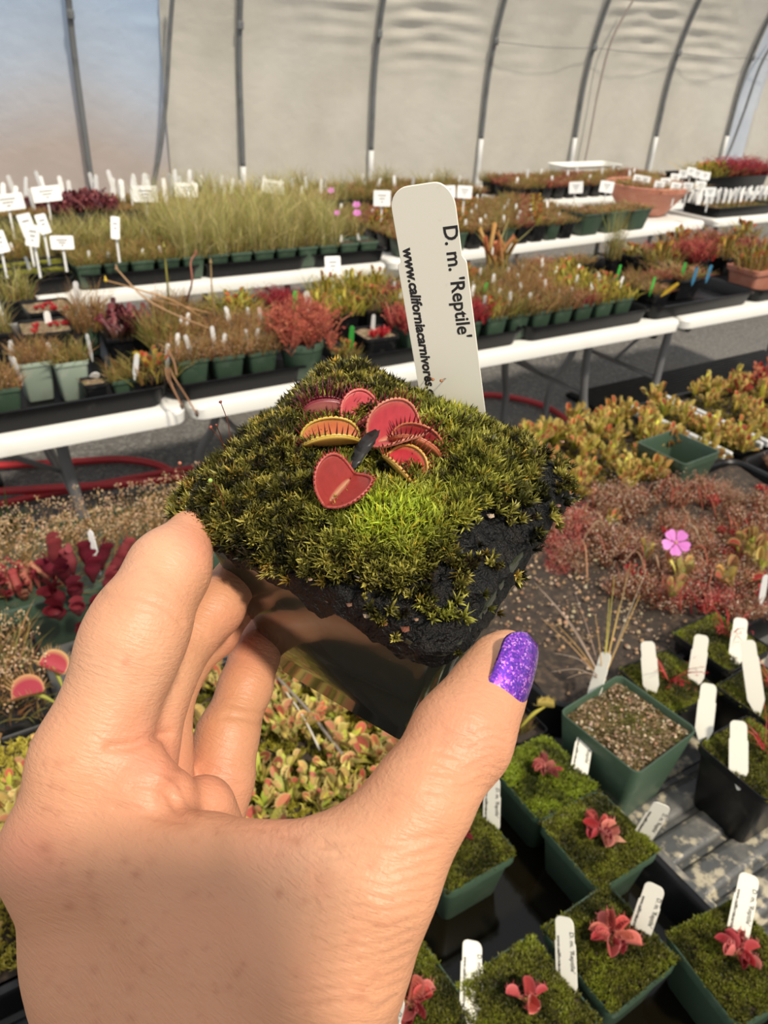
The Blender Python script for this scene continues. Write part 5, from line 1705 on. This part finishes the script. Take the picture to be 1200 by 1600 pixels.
for p in sq(130, L_*.52, .07):
    p = p + np.array([-L_*.24+.10, -.035, .0])
    pitcher(mb, p, rng.normal(0, .5, 2), .028*(.6+.7*rng.random()), .0055*(.7+.6*rng.random()), (.30, .10, .06), pick([(.30, .045, .05), (.42, .13, .10), (.24, .03, .04), (.40, .20, .12)], 1)[0])
o = new_obj('red_leaves', mb.mesh('red_leaves', True), pl, M['foliage']); o.location = (0, 0, .085); o['kind'] = 'stuff'
_plo = grid((t0+t1)/2, (d0+d1)/2, TZ)
for px, py, z, h, r, lx, ly in ((92, 895, .85, .062, .011, .1, -.1), (84, 905, .86, .036, .010, -.2, -.2), (104, 915, .86, .042, .011, .1, -.3), (96, 948, .84, .040, .014, -.2, -.4), (94, 968, .83, .028, .014, 0, -.5), (120, 940, .84, .038, .012, .2, -.3),
                                (124, 962, .83, .028, .011, .2, -.4), (146, 910, .86, .044, .012, .2, -.1), (138, 888, .86, .044, .010, 0, 0), (160, 890, .86, .044, .010, .3, 0), (172, 930, .85, .044, .011, .3, -.2), (180, 900, .86, .040, .010, .4, 0), (190, 880, .86, .040, .009, .4, .1), (150, 960, .83, .028, .010, .3, -.3), (115, 898, .86, .042, .010, -.1, 0), (132, 1000, .80, .026, .009, .1, -.3), (146, 1018, .79, .026, .009, .2, -.3)):
    mb = MB(); pitcher(mb, (0, 0, 0), (lx, ly), h, r, (.15, .02, .028), pick([(.13, .012, .022), (.19, .02, .035), (.28, .05, .06)], 1)[0])
    P = onz(px, py, z)
    Q = Matrix.Rotation(-GROT, 4, 'Z') @ Vector(P - _plo)
    o = new_obj('pitcher', mb.mesh('pitcher', True), pl, M['foliage']); o.location = Q; o.rotation_euler = (0, 0, -GROT)
lab(152, 880, .85, .055, 'white stake label hidden among tan seed heads', None)

# black pot with seed heads and the two big flytraps
P = grid(-.055, .885, TZ)
bp = empty('potted_flytrap', P, GROT); tag(bp, 'black pot of tan seed heads with two open pink flytraps left of the hand', 'potted plant')
new_obj('pot', shade_auto(square_pot_mesh('black_wide_pot', .20, .085, .8, .015, .01, .002, 4), 35), bp, M['pot_black'])
mb = MB(); add_seed(mb, sq(420, .18), .055, BROWN, TAN); add_grass(mb, sq(500, .18), .03, 1.0, .0008, BROWN+OLIVE)
o = new_obj('seed_heads', mb.mesh('seed_heads', False), bp, M['foliage']); o.location = (0, 0, .076); o['kind'] = 'stuff'
_bpM = Matrix.Rotation(-GROT, 3, 'Z')


def world_trap(parent, px, py, z, hinge, opening, L, ci, co, cr_, base, pet=(.40, .40, .08), rz=GROT, op=.75):
    P = onz(px, py, z); po = np.array(parent.location)
    R_ = np.array(Matrix.Rotation(-rz, 3, 'Z'))
    mb = MB()
    h = CAM3 @ np.array(hinge, float); u = CAM3 @ np.array(opening, float)
    mini_trap(mb, R_ @ (P-po), R_ @ h, R_ @ u, L, ci, co, cr_, op, 13, 18, 7)
    B = onz(*base)
    tube(mb, spline([R_ @ (B-po), R_ @ ((B+P)/2 - po + [0, 0, .006]), R_ @ (P-po)], 9), [.0012, .0016, .002, .0024, .0026, .0024, .002, .0014, .001], pet, 6)
    return new_obj('trap', mb.mesh('trap', True), parent, M['foliage'])


world_trap(bp, 44, 1086, .862, (.95, .28, -.1), (-.20, .75, .62), .040, (.40, .045, .07), (.48, .34, .10), (.62, .36, .16), (90, 1100, .84))
world_trap(bp, 82, 1042, .862, (.80, -.35, -.1), (.25, .75, .62), .036, (.42, .05, .07), (.48, .36, .10), (.68, .46, .20), (100, 1078, .84))

# mossy flytrap bed
t0, t1, d0, d1 = -.42, .455, .475, .79
bed = tray(t0, t1, d0, d1, TZ, .075, 'large black tray of golden moss and small flytraps behind the hand', name='planted_tray', cat='planted tray')
mb = moss_carpet(t1-t0-.03, 12000, [(.14, .13, .016), (.30, .27, .030), (.46, .40, .05), (.56, .48, .08)], .008, 6, d1-d0-.03, seed=6, w=.0010)
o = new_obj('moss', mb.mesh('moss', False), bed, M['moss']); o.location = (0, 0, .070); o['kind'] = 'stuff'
mb = MB(); g_ = np.array([(-1, -1), (1, -1), (1, 1), (-1, 1)])*[(t1-t0)/2-.012, (d1-d0)/2-.012]
loft(mb, [np.c_[g_, np.full(4, .068)]], (.1, .1, .02), False, True); new_obj('soil', mb.mesh('soil'), bed, M['soil'])
FT = [flytrap_plant(nl, .014, [(.55, .14, .09), (.55, .24, .12), (.52, .36, .12)], [(.50, .42, .12), (.54, .32, .14)], [(.60, .50, .18)], [(.46, .44, .08), (.52, .46, .11), (.36, .42, .06)], .026, .8, .7, 6).mesh('flytrap', True, M['foliage']) for nl in (5, 6, 7, 8, 6, 7)]
for k in range(240):
    x = rng.uniform(-(t1-t0)/2+.03, (t1-t0)/2-.03); y = rng.uniform(-(d1-d0)/2+.02, (d1-d0)/2-.02)
    o = new_obj('flytrap', FT[k % 6], bed); o.location = (x, y, .072); o.rotation_euler = (rng.normal(0, .15), rng.normal(0, .15), rng.random()*6.28); q = .75+.75*rng.random(); o.scale = (q, q, q)
for a_, b_, r_, lb in (((425, 1050), (545, 1192), .0022, 'thin grey twig lying across the golden moss bed'), ((442, 1075), (500, 1172), .0014, 'thinner pale twig beside the grey twig on the moss'), ((295, 1125), (290, 1150), .001, 'short straw between the fingers and moss')):
    A_, B_ = onz(*a_, .838), onz(*b_, .834); o_ = (A_+B_)/2
    mb = MB(); tube(mb, spline([A_-o_, (A_+B_)/2-o_+[.002, .001, .003], B_-o_], 10), r_, (.20, .17, .14) if r_ > .002 else (.5, .46, .38), 7)
    tag(new_obj('twig', mb.mesh('twig', True), None, M['dry']), lb, 'twig').location = tuple(o_)
# trays below the bed
tray(-.45, -.01, -.05, .455, TZ, .05, 'black empty tray at the bottom left corner below the wrist')

# ------------------------------------------------------------------ near bench, right side: tray of matching moss pots
tray(.0, .562, -.12, .458, TZ, .062, 'black water tray holding the matching mossy flytrap pots', water=True)
tray(.578, 1.20, -.12, .44, TZ, .05, 'ridged grey stained tray under the green pot and black pots', ridges=11, matn='ridge')
CARP = [moss_carpet(.086, 2600, MOSSY, .0045, 6, seed=s_, w=.00055, height=lambda x, y: .004*(1-(np.maximum(np.abs(x), np.abs(y))/.043)**4)) for s_ in (4, 9, 14)]
CARP = [c.mesh('moss_carpet', False, M['moss']) for c in CARP]
CARPL = moss_carpet(.086, 2600, [(.05, .06, .01), (.13, .15, .016), (.22, .27, .02), (.30, .38, .03)], .005, 6, seed=21, w=.00055, height=lambda x, y: .004*(1-(np.maximum(np.abs(x), np.abs(y))/.043)**4)).mesh('moss_carpet', False, M['moss'])


def reptile_plant(nl, L, opn, cset):
    mb = MB()
    for k in range(nl):
        a = k*6.283/nl*1.0 + rng.normal(0, .22); el = .15 + .55*rng.random()
        d = np.array([math.cos(a)*math.cos(el), math.sin(a)*math.cos(el), math.sin(el)])
        e = d*L*(.55+.5*rng.random()) + [0, 0, .002]
        c = pick(cset, 1)[0]
        mini_trap(mb, e, d, np.array([0, 0, 1.0]) + rng.normal(0, .45, 3), L*(.72+.3*rng.random()), c, c*np.array([1.05, 1.25, 1.2]), np.clip(c*1.25+.06, 0, 1), opn*(.5+.7*rng.random()), 9, 12, 5)
        blades(mb, [np.zeros(3)], [e], L*.12, [[0, 0, .001]], (.36, .28, .08), (.46, .16, .08))
    return mb


PINKS = [(.42, .06, .055), (.50, .13, .10), (.36, .035, .04), (.55, .20, .15)]
SITE_ROWS = [
    # photo centre, size, rotation, moss, plant settings, label
    (850, 1203, CARPL, 9, .016, .35, 'moss pot with a compact red flytrap, farthest in the water tray beside the green pot'),
    (938, 1300, CARP[0], 10, .018, .5, 'moss pot with spread red flytrap and one pale fallen leaf, second along the tray edge'),
    (955, 1468, CARP[1], 10, .020, .55, 'brightly mossed pot with the tallest red flytrap cluster at the front'),
    (1154, 1490, CARP[2], 8, .018, .4, 'brown mossed pot with a wine red flytrap at the right photo edge'),
    (826, 1560, CARP[2], 5, .015, .7, 'moss pot with small pale pink open traps at the bottom edge'),
    (640, 1568, CARP[1], 9, .020, .6, 'moss pot with bronze red flytrap beside the wrist'),
    (716, 1304, CARP[0], 4, .014, .5, 'moss pot half hidden behind the thumb base'),
]
PH = .085
for i, (px, py, cp, nl, Lp, opn, lb) in enumerate(SITE_ROWS):
    z = TZ + .008 + PH
    P = onz(px, py, z+.008); P[2] = TZ+.008
    rz = GROT + (0, 0, .03, -.12, .02, .05, .0)[i]
    root = empty('potted_flytrap', P, rz); tag(root, lb, 'potted plant', 'matching mossy flytrap pots')
    p = new_obj('pot', pot_mesh('square', .093, PH), root)
    set_mat(p, 'pot_green')
    so = new_obj('soil', soil_mesh('square', .086), root); so.location = (0, 0, PH-.003)
    set_mat(so, 'soil')
    c = new_obj('moss', cp, root); c.location = (0, 0, PH-.002); c.rotation_euler = (0, 0, i*math.pi/2); c.scale = (1.05, 1.05, 1); c['kind'] = 'stuff'
    f = new_obj('flytrap', reptile_plant(nl, Lp, opn, PINKS[:3] if i in (3, 2) else PINKS).mesh('flytrap', True, M['foliage']), root); f.location = (0, 0, PH+.004)
    if i == 1:
        mb = MB(); blades(mb, [(.006, -.010, 0)], [(.014, -.024, .004)], .004, [[0, 0, .002]], (.62, .26, .16), (.66, .34, .22)); l_ = new_obj('pale_leaf', mb.mesh('pale_leaf'), root, M['foliage']); l_.location = (0, 0, PH+.006)

# printed labels in the matching pots: top centre, bottom centre in the photo, left/right lean of the face
def near_label(top, bot, zb, lb, acr, vis=.055, sc_=1.0, text=True):
    B = onz(*bot, zb)
    # the top lies on the ray through its photo position, at the visible length from the base
    v = FW + RT*(top[0]-600)/F - UP*(top[1]-800)/F
    best = min(np.linspace(.3, 3, 2700), key=lambda s: abs(np.linalg.norm(CAM+v*s-B)-vis) + (0.0 if (CAM+v*s)[2] > zb else 1))
    T_ = CAM + v*best
    o = place_label(T_, B-T_, acr[0]*RT + acr[1]*UP - acr[2]*FW, text=text, mesh=LABEL_ME if vis > .07 else LABEL_NEAR)
    o.matrix_world = o.matrix_world @ Matrix.Diagonal((sc_, sc_, sc_, 1))
    return tag(o, lb, 'plant label', 'printed white labels of the near trays')


zl = TZ + .008 + PH
near_label((917, 1136), (905, 1204), zl, 'printed white label between the compact red flytrap and the green pot', (.8, -.35, .5))
near_label((1036, 1256), (1006, 1304), zl, 'printed white label leaning right beyond the spread red flytrap', (.80, -.60, .0))
near_label((770, 1212), (768, 1286), zl, 'printed white label partly hidden behind the thumb', (.75, -.4, .5))
near_label((1025, 1382), (1000, 1455), zl, 'printed white label right of the tallest flytrap cluster', (.8, -.45, .35))
near_label((882, 1432), (886, 1536), zl, 'printed white label left of the tallest flytrap cluster', (.62, -.45, .65))
near_label((738, 1470), (736, 1566), zl, 'printed white label above the bronze flytrap near the wrist', (.65, -.5, .6))
near_label((1172, 1366), (1152, 1462), zl, 'printed white label above the wine red flytrap', (.78, -.45, .45))
near_label((622, 1552), (600, 1640), zl, 'printed white label sliver at the bottom edge by the wrist', (.65, -.5, .6))

# the 4.5 inch green pot and its neighbours
P = (onz(868, 1108, .868) + onz(1098, 1140, .868))/2; P[2] = TZ+.006
gp = empty('potted_plant', P, GROT+.10); tag(gp, 'large green square pot of gritty brown soil with dry orange grass', 'potted plant')
o = new_obj('pot', shade_auto(square_pot_mesh('green_pot', .118, .120, .76, .010, .013, .0018, 5), 35), gp, M['pot_green'])
o = new_obj('soil', soil_mesh('square', .110), gp); o.location = (0, 0, .110); set_mat(o, 'grit')
mb = moss_carpet(.105, 1500, [(.12, .09, .03), (.20, .15, .05), (.30, .22, .10), (.16, .16, .03)], .004, 4, seed=3, w=.0007)
o = new_obj('moss', mb.mesh('moss', False), gp, M['moss']); o.location = (0, 0, .111); o['kind'] = 'stuff'
mb = MB(); q_ = sq(260, .104); q_[:, 2] = .113+.002*rng.random(260); blobs(mb, q_, .0008+.0016*rng.random(260), pick([(.52, .38, .24), (.44, .26, .15), (.60, .48, .34)], 260)); o = new_obj('grit', mb.mesh('grit', False), gp, M['foliage']); o['kind'] = 'stuff'
gb = onz(942, 1062, TZ+.12); R_ = np.array(Matrix.Rotation(-(GROT+.10), 3, 'Z')); gl = R_ @ (gb - P); gl[2] = .112
for k, (px, py, zz, c) in enumerate(((835, 910, .94, (.34, .25, .18)), (850, 925, .93, (.30, .22, .16)), (845, 965, .90, (.42, .24, .09)), (870, 975, .89, (.48, .28, .08)), (985, 880, .96, (.34, .25, .10)), (1000, 930, .93, (.46, .28, .08)), (960, 900, .96, (.36, .30, .06)),
                                    (952, 935, .95, (.40, .34, .05)), (968, 945, .93, (.48, .30, .06)), (865, 1020, .90, (.26, .20, .15)), (860, 1050, .88, (.22, .17, .13)), (885, 1060, .87, (.26, .18, .12)), (900, 930, .92, (.30, .20, .14)), (930, 960, .94, (.42, .26, .09)), (1010, 890, .95, (.30, .24, .16)))):
    e = R_ @ (onz(px, py, zz) - P); mb = MB()
    m_ = gl*.5 + e*.5 + np.array([0, 0, .012 if k in (0, 1, 9, 10, 11) else .004])
    tube(mb, spline([gl, m_, e], 12), np.linspace(.0009, .0003, 12), c, 5); new_obj('dry_blade', mb.mesh('dry_blade', True), gp, M['dry'])
near_label((948, 1020), (932, 1072), TZ+.118, 'white label behind the dry grass in the large green pot', (.6, .1, .8), vis=.045, text=False)

_pb = []
for i, (px, py, s_, h_, m_, lb) in enumerate(((1046, 1062, .096, .10, 'pot_black', 'moss topped black pot behind the large green pot'), (1184, 1180, .10, .105, 'pot_black', 'tall black pot with moss and red sundew at the right edge'),
                                              (1128, 1000, .10, .10, 'pot_black', 'moss topped black pot with red sundew near the peat bed'), (1200, 1084, .096, .10, 'pot_black', 'moss topped black pot cut by the right photo edge'))):
    P = onz(px, py, TZ+.006+h_); P[2] = TZ+.006
    root = empty('potted_sundew', P, GROT+.04*i-.05); tag(root, lb, 'potted plant', 'moss topped black pots')
    p = new_obj('pot', pot_mesh('square', s_, h_), root); set_mat(p, m_)
    so = new_obj('soil', soil_mesh('square', s_*.93), root); so.location = (0, 0, h_-.006); set_mat(so, 'soil')
    c = new_obj('moss', CARP[i % 3], root); c.location = (0, 0, h_-.005); c.scale = (1.1, 1.1, 1); c['kind'] = 'stuff'
    mb = MB(); b0 = np.zeros((16, 3)) + [(.015, .0, 0)] if i else np.zeros((14, 3))
    b0 = np.array(b0, float); a_ = rng.random(len(b0))*6.28; ln = .05*(.6+.6*rng.random(len(b0)))
    tp_ = b0 + np.c_[np.cos(a_)*ln*.8, np.sin(a_)*ln*.8, ln*(.4+.6*rng.random(len(b0)))]
    blades(mb, b0, tp_, .0009, np.c_[np.zeros((len(b0), 2)), ln*.15], pick(REDS+CORAL, len(b0)), pick(REDS, len(b0)))
    for q in (.5, .7, .9):
        pp = b0*(1-q)+tp_*q; blades(mb, np.repeat(pp, 3, 0), np.repeat(pp, 3, 0)+rng.normal(0, .003, (3*len(pp), 3)), .0003, np.zeros((3*len(pp), 3)), pick(REDS, 3*len(pp)))
    f = new_obj('sundew', mb.mesh('sundew', False, M['foliage']), root); f.location = (0, 0, h_-.003)
for top, bot, lb in (((1012, 1002), (1018, 1080), 'blank white label between the green pot and moss, farthest left of six'), ((1097, 992), (1086, 1066), 'blank white label second from left behind the green pot'), ((1158, 966), (1150, 1030), 'blank white label farthest back near the red sundew'),
                     ((1168, 1000), (1184, 1112), 'tall blank white label nearest the right edge'), ((1108, 1068), (1098, 1158), 'blank white label directly behind the green pot corner'), ((1154, 1126), (1154, 1216), 'blank white label in the tall black pot')):
    near_label(top, bot, TZ+.105, lb, (.75, -.35, .5), vis=.062 if 'tall blank' not in lb else .075, text=False, sc_=1.0)

# small black cell pot with a yellow trap
P = onz(814, 1132, TZ+.075); P[2] = TZ+.006
cp_ = potted(P, GROT, .052, .07, 'sq', 'pot_black', 'olive', 'small black cell pot with one round yellow trap beside the thumb', scale=.4)
world_trap(cp_, 852, 1104, .845, (.9, -.1, 0), (.05, .85, .5), .022, (.55, .42, .10), (.60, .48, .12), (.66, .52, .16), (812, 1138, .82), pet=(.45, .40, .06), op=.2)

# peat bed with sundews and the pink flower
t0, t1, d0, d1 = .60, 1.46, .475, .865
bd = tray(t0, t1, d0, d1, TZ, .085, 'wide black tub of dark peat and brown sundews with a pink flower', name='planted_tray', cat='planted tray')
n = 40; gx = np.linspace(-(t1-t0)/2+.014, (t1-t0)/2-.014, n); gy = np.linspace(-(d1-d0)/2+.014, (d1-d0)/2-.014, n); X, Y = np.meshgrid(gx, gy, indexing='ij')
i = (np.arange(n-1)[:, None]*n + np.arange(n-1)[None]).ravel(); mb = MB(); mb.add(np.c_[X.ravel(), Y.ravel(), .072+.004*fbm(X.ravel()*100, Y.ravel()*100, 4, 3, .4)], np.concatenate([np.c_[i, i+n, i+n+1], np.c_[i, i+n+1, i+1]])); new_obj('soil', mb.mesh('soil', True), bd, M['soil'])
mb = MB(); q_ = np.c_[rng.normal(-.24, .10, 700), rng.normal(-.02, .10, 700), .075+.004*rng.random(700)]; q_ = q_[(np.abs(q_[:, 1]) < .175) & (q_[:, 0] > -.40)]
blobs(mb, q_, .0012+.0030*rng.random(len(q_))**2, pick([(.50, .34, .20), (.40, .24, .13), (.56, .44, .30)], len(q_))); o = new_obj('grit', mb.mesh('grit', False), bd, M['foliage']); o['kind'] = 'stuff'


def clump(cols, drops, n=26, r=.03, h=.032):
    mb = MB(); b = disc(n, r); add_fuzz(mb, b, h, cols, drops, 6, .0010); add_grass(mb, disc(20, r), h*.7, 1.2, .0007, cols); return mb


DKB = [(.20, .085, .035), (.26, .11, .045), (.15, .06, .03), (.30, .15, .06), (.24, .06, .035)]
SD = [clump(DKB, DROPS) for k in range(3)] + [clump(DKB+CORAL[:2], DROPS) for k in range(2)] + [clump(REDS+WINE+CORAL, [(.7, .3, .25)]) for k in range(2)]
SD = [c.mesh('sundew', False, M['foliage']) for c in SD]
bo = np.array(bd.location)
def in_bed(px, py, z): return np.array(Matrix.Rotation(-GROT, 3, 'Z')) @ (onz(px, py, z) - bo)
cnt = 0
SROS = [plant_mesh('redlow', v) for v in (0, 1)]
for k in range(600):
    px = rng.uniform(870, 1290); py = rng.uniform(745, 1000)
    if py > 905 + (px-900)*.20: continue
    if px < 930 and py > 880: continue
    p = in_bed(px, py, TZ+.09)
    if abs(p[0]) > (t1-t0)/2-.02 or abs(p[1]) > (d1-d0)/2-.01: continue
    low = py > 880 + (px-900)*.15
    rd = rng.random()
    if rd < .12:
        me = SROS[cnt % 2]; q = .45+.35*rng.random(); qz = 1.6
    elif rd < .22:
        me = FT[cnt % 6]; q = .7+.5*rng.random(); qz = 1.7
    else:
        me = SD[rng.integers(3, 7) if (low and rng.random() < .6) or (px < 930 and rng.random() < .6) else rng.integers(0, 4)]; q = .55+1.0*rng.random()**1.5; qz = .7+.7*rng.random()
    o = new_obj('sundew', me, bd); o.location = (p[0], p[1], .075 + (.012 if rd < .22 else 0)); o.scale = (q, q, q*qz); o.rotation_euler = (rng.normal(0, .15), rng.normal(0, .15), rng.random()*6.28)
    cnt += 1
    if cnt > 125: break
for k in range(26):                  # longer arching leaves standing out of the mat
    px = rng.uniform(900, 1230); py = rng.uniform(770, 930); p = in_bed(px, py, TZ+.09)
    if abs(p[0]) > (t1-t0)/2-.03 or abs(p[1]) > (d1-d0)/2-.03: continue
    a_ = rng.random()*6.28; ln = .04+.03*rng.random(); e_ = np.array([math.cos(a_)*ln, math.sin(a_)*ln, .02]); mb = MB()
    tube(mb, spline([(0, 0, 0), e_*.5+[0, 0, .035], e_+[0, 0, .01]], 12), np.linspace(.0013, .0005, 12), pick([(.40, .22, .12), (.50, .34, .22), (.34, .10, .06)], 1)[0], 5)
    o = new_obj('arching_leaf', mb.mesh('arching_leaf', True), bd, M['dry']); o.location = (p[0], p[1], .08)
flower(onz(1056, 848, .895), .0225, 'large five petalled pink flower over the brown sundews', .06, face=CAM3 @ np.array([-.12, .25, .95]))
for px, py, z, hg, op_, L in ((1168, 838, .868, (.7, .5, .1), (-.3, .5, .8), .026), (1146, 852, .866, (.9, -.3, .2), (.3, .6, .7), .020), (1190, 842, .868, (.3, .8, .2), (.6, .1, .75), .022), (1185, 905, .862, (.9, .2, .1), (.0, .6, .8), .020)):
    world_trap(bd, px, py, z, hg, op_, L, (.36, .04, .04), (.46, .26, .10), (.55, .36, .14), (px+8, py+14, .84), op=.5)
lab(1190, 938, .84, .05, 'pale stake among red leaves at the right photo edge', None, sc_=.8)

# yellow flytrap trays behind
tw = [(.92, 1.465), (1.49, 1.60), (1.625, 2.45)]
YF = [flytrap_plant(nl+4, .0135, [(.56, .26, .10), (.52, .14, .08)], [(.58, .48, .12), (.54, .42, .10), (.58, .34, .13)], [(.62, .52, .16)], [(.50, .46, .07), (.42, .44, .06), (.56, .44, .08)], .036, 1.1, .7, 5).mesh('flytrap', True, M['foliage']) for nl in (7, 8, 9, 8, 10, 7)]
YR = [flytrap_plant(nl+4, .013, WINE+REDS, [(.36, .12, .06), (.44, .14, .08)], CORAL, [(.34, .16, .05), (.30, .06, .04)], .03, 1.0, .5, 4).mesh('flytrap', True, M['foliage']) for nl in (8, 9)]
for j, (a0, a1) in enumerate(tw):
    trw = tray(a0, a1, .885, 1.19, TZ, .07, ('pale rimmed tray crowded with yellow flytraps around the empty green pot', 'narrow pale rimmed tray of yellow flytraps', 'pale rimmed tray of yellow and wine red flytraps at the right edge')[j], name='planted_tray', cat='planted tray')
    W_ = .305; L_ = a1-a0
    for sg in (-1, 1):
        mb = MB(); box(mb, (sg*L_/2-.005, -W_/2, .060), (sg*L_/2+.005, W_/2, .078), bev=.003); new_obj('tray_rim', mb.mesh('tray_rim'), trw, M['hoop_foot'])
    mb = MB(); g_ = np.array([(-1, -1), (1, -1), (1, 1), (-1, 1)])*[L_/2-.012, W_/2-.012]; loft(mb, [np.c_[g_, np.full(4, .058)]], (.1, .1, .02), False, True); new_obj('soil', mb.mesh('soil'), trw, M['soil'])
    mb = moss_carpet(L_-.03, int(2600*L_), [(.12, .10, .015), (.22, .18, .03), (.30, .24, .04)], .010, 5, W_-.03, seed=3+j, w=.0014); o = new_obj('moss', mb.mesh('moss', False), trw, M['moss']); o.location = (0, 0, .06); o['kind'] = 'stuff'
    for k in range(int(150*L_)+6):
        x = rng.uniform(-L_/2+.03, L_/2-.03); y = rng.uniform(-W_/2-.01, W_/2-.01)
        wp = grid((a0+a1)/2 + x, 1.0375 + y); 
        if np.hypot(*(wp - (onz(1001, 692, .860) + onz(1120, 708, .860))/2)[:2]) < .078: continue
        red = j == 2 and x > -.25+.2*rng.random()
        o = new_obj('flytrap', (YR[k % 2] if red else YF[k % 6]), trw); o.location = (x, y, .062); o.rotation_euler = (rng.normal(0, .15), rng.normal(0, .15), rng.random()*6.28); q = .7+.6*rng.random(); o.scale = (q, q, q*1.25)
tz = tray(1.48, 2.4, .475, .865, TZ, .07, 'black tray of brown sundews right of the pink flower bed', name='planted_tray', cat='planted tray')
for k in range(70):
    o = new_obj('sundew', SD[k % 7], tz); o.location = (rng.uniform(-.43, .3), rng.uniform(-.16, .17), .05); q = .8+.7*rng.random(); o.scale = (q, q, q); o.rotation_euler = (0, 0, rng.random()*6.28)
# the empty green pot
ep = empty('empty_pot', (0, 0, 0), GROT+.0); 
P = (onz(1001, 692, .860) + onz(1120, 708, .860))/2
ep.location = (P[0], P[1], .775); ep.rotation_euler = (0, 0, GROT+.06)
tag(ep, 'empty dark green square pot set among the yellow flytraps', 'pot')
mb = MB(); s_ = .122; h_ = .088; k_ = .78
R = [rsq(s_*k_, s_*k_, .006, 0, 4), rsq(s_*.965, s_*.965, .008, h_-.016, 4), rsq(s_, s_, .009, h_-.015, 4), rsq(s_, s_, .009, h_, 4), rsq(s_-.006, s_-.006, .008, h_, 4), rsq(s_-.012, s_-.012, .007, h_-.012, 4), rsq(s_*k_-.004, s_*k_-.004, .005, .003, 4)]
loft(mb, R, (.1, .2, .1), True, True)
new_obj('pot_shell', shade_auto(mb.mesh('pot_shell'), 35), ep, M['pot_green'])
# grey plastic offcut tucked under the bench
P = onz(1102, 523, .55); mb = MB(); loft(mb, [rsq(.16, .10, .01, 0), rsq(.18, .12, .02, .012), rsq(.18, .12, .02, .03), rsq(.17, .11, .02, .034)], (.3, .3, .3), True, True)
# weeds on the ground
for px, py, n_, w in ((255, 805, 26, 'near the crossing hose strands'), (276, 792, 22, 'touching the hose bend'), (160, 825, 18, 'between hose and seed heads'), (5, 835, 26, 'at the left photo edge'), (296, 776, 14, 'right beside the held moss')):
    P = onz(px, py, .0); mb = MB(); add_grass(mb, disc(n_*3, .05), .07, 1.6, .006, [(.06, .14, .02), (.10, .20, .03), (.05, .10, .02)])
    tag(new_obj('weed', mb.mesh('weed', False, M['foliage'])), 'green weed growing from the gravel ' + w, 'weed', 'weeds in the gravel').location = (P[0], P[1], 0)

# ------------------------------------------------------------------ the phone that takes the picture (its shadow falls on the hand)
ph = empty('smartphone'); ph.matrix_world = CAMM @ Matrix.Translation((0, 0, .0015))
tag(ph, 'black smartphone held up before the hand, shading its lower part', 'phone')
M['phone'] = mat('black_phone_case', (0.012, 0.012, 0.014), 0.35)
M['screen'] = mat('dark_glass', (0.006, 0.006, 0.008), 0.06)
mb = MB(); o_ = np.array([.0245, -.060, 0])
loft(mb, [rsq(.073, .150, .012, .001, 6)+o_, rsq(.075, .152, .013, .0025, 6)+o_, rsq(.075, .152, .013, .0075, 6)+o_, rsq(.073, .150, .012, .009, 6)+o_], (.02, .02, .02), True, True)
new_obj('case', shade_auto(mb.mesh('case'), 40), ph, M['phone'])
mb = MB(); loft(mb, [rsq(.068, .145, .010, .0091, 6)+o_, rsq(.068, .145, .010, .0094, 6)+o_], (.02, .02, .02), True, True)
new_obj('screen', mb.mesh('screen'), ph, M['screen'])
mb = MB(); loft(mb, [circ(.0065, .0010, 24), circ(.0070, .0004, 24), circ(.0055, .0002, 24)], (.02, .02, .02))
new_obj('lens_ring', mb.mesh('lens_ring', True), ph, M['steel'])
mb = MB(); box(mb, (-.0145, -.045, .004), (-.0130, -.030, .0065), bev=.0005); new_obj('side_button', mb.mesh('side_button'), ph, M['steel'])
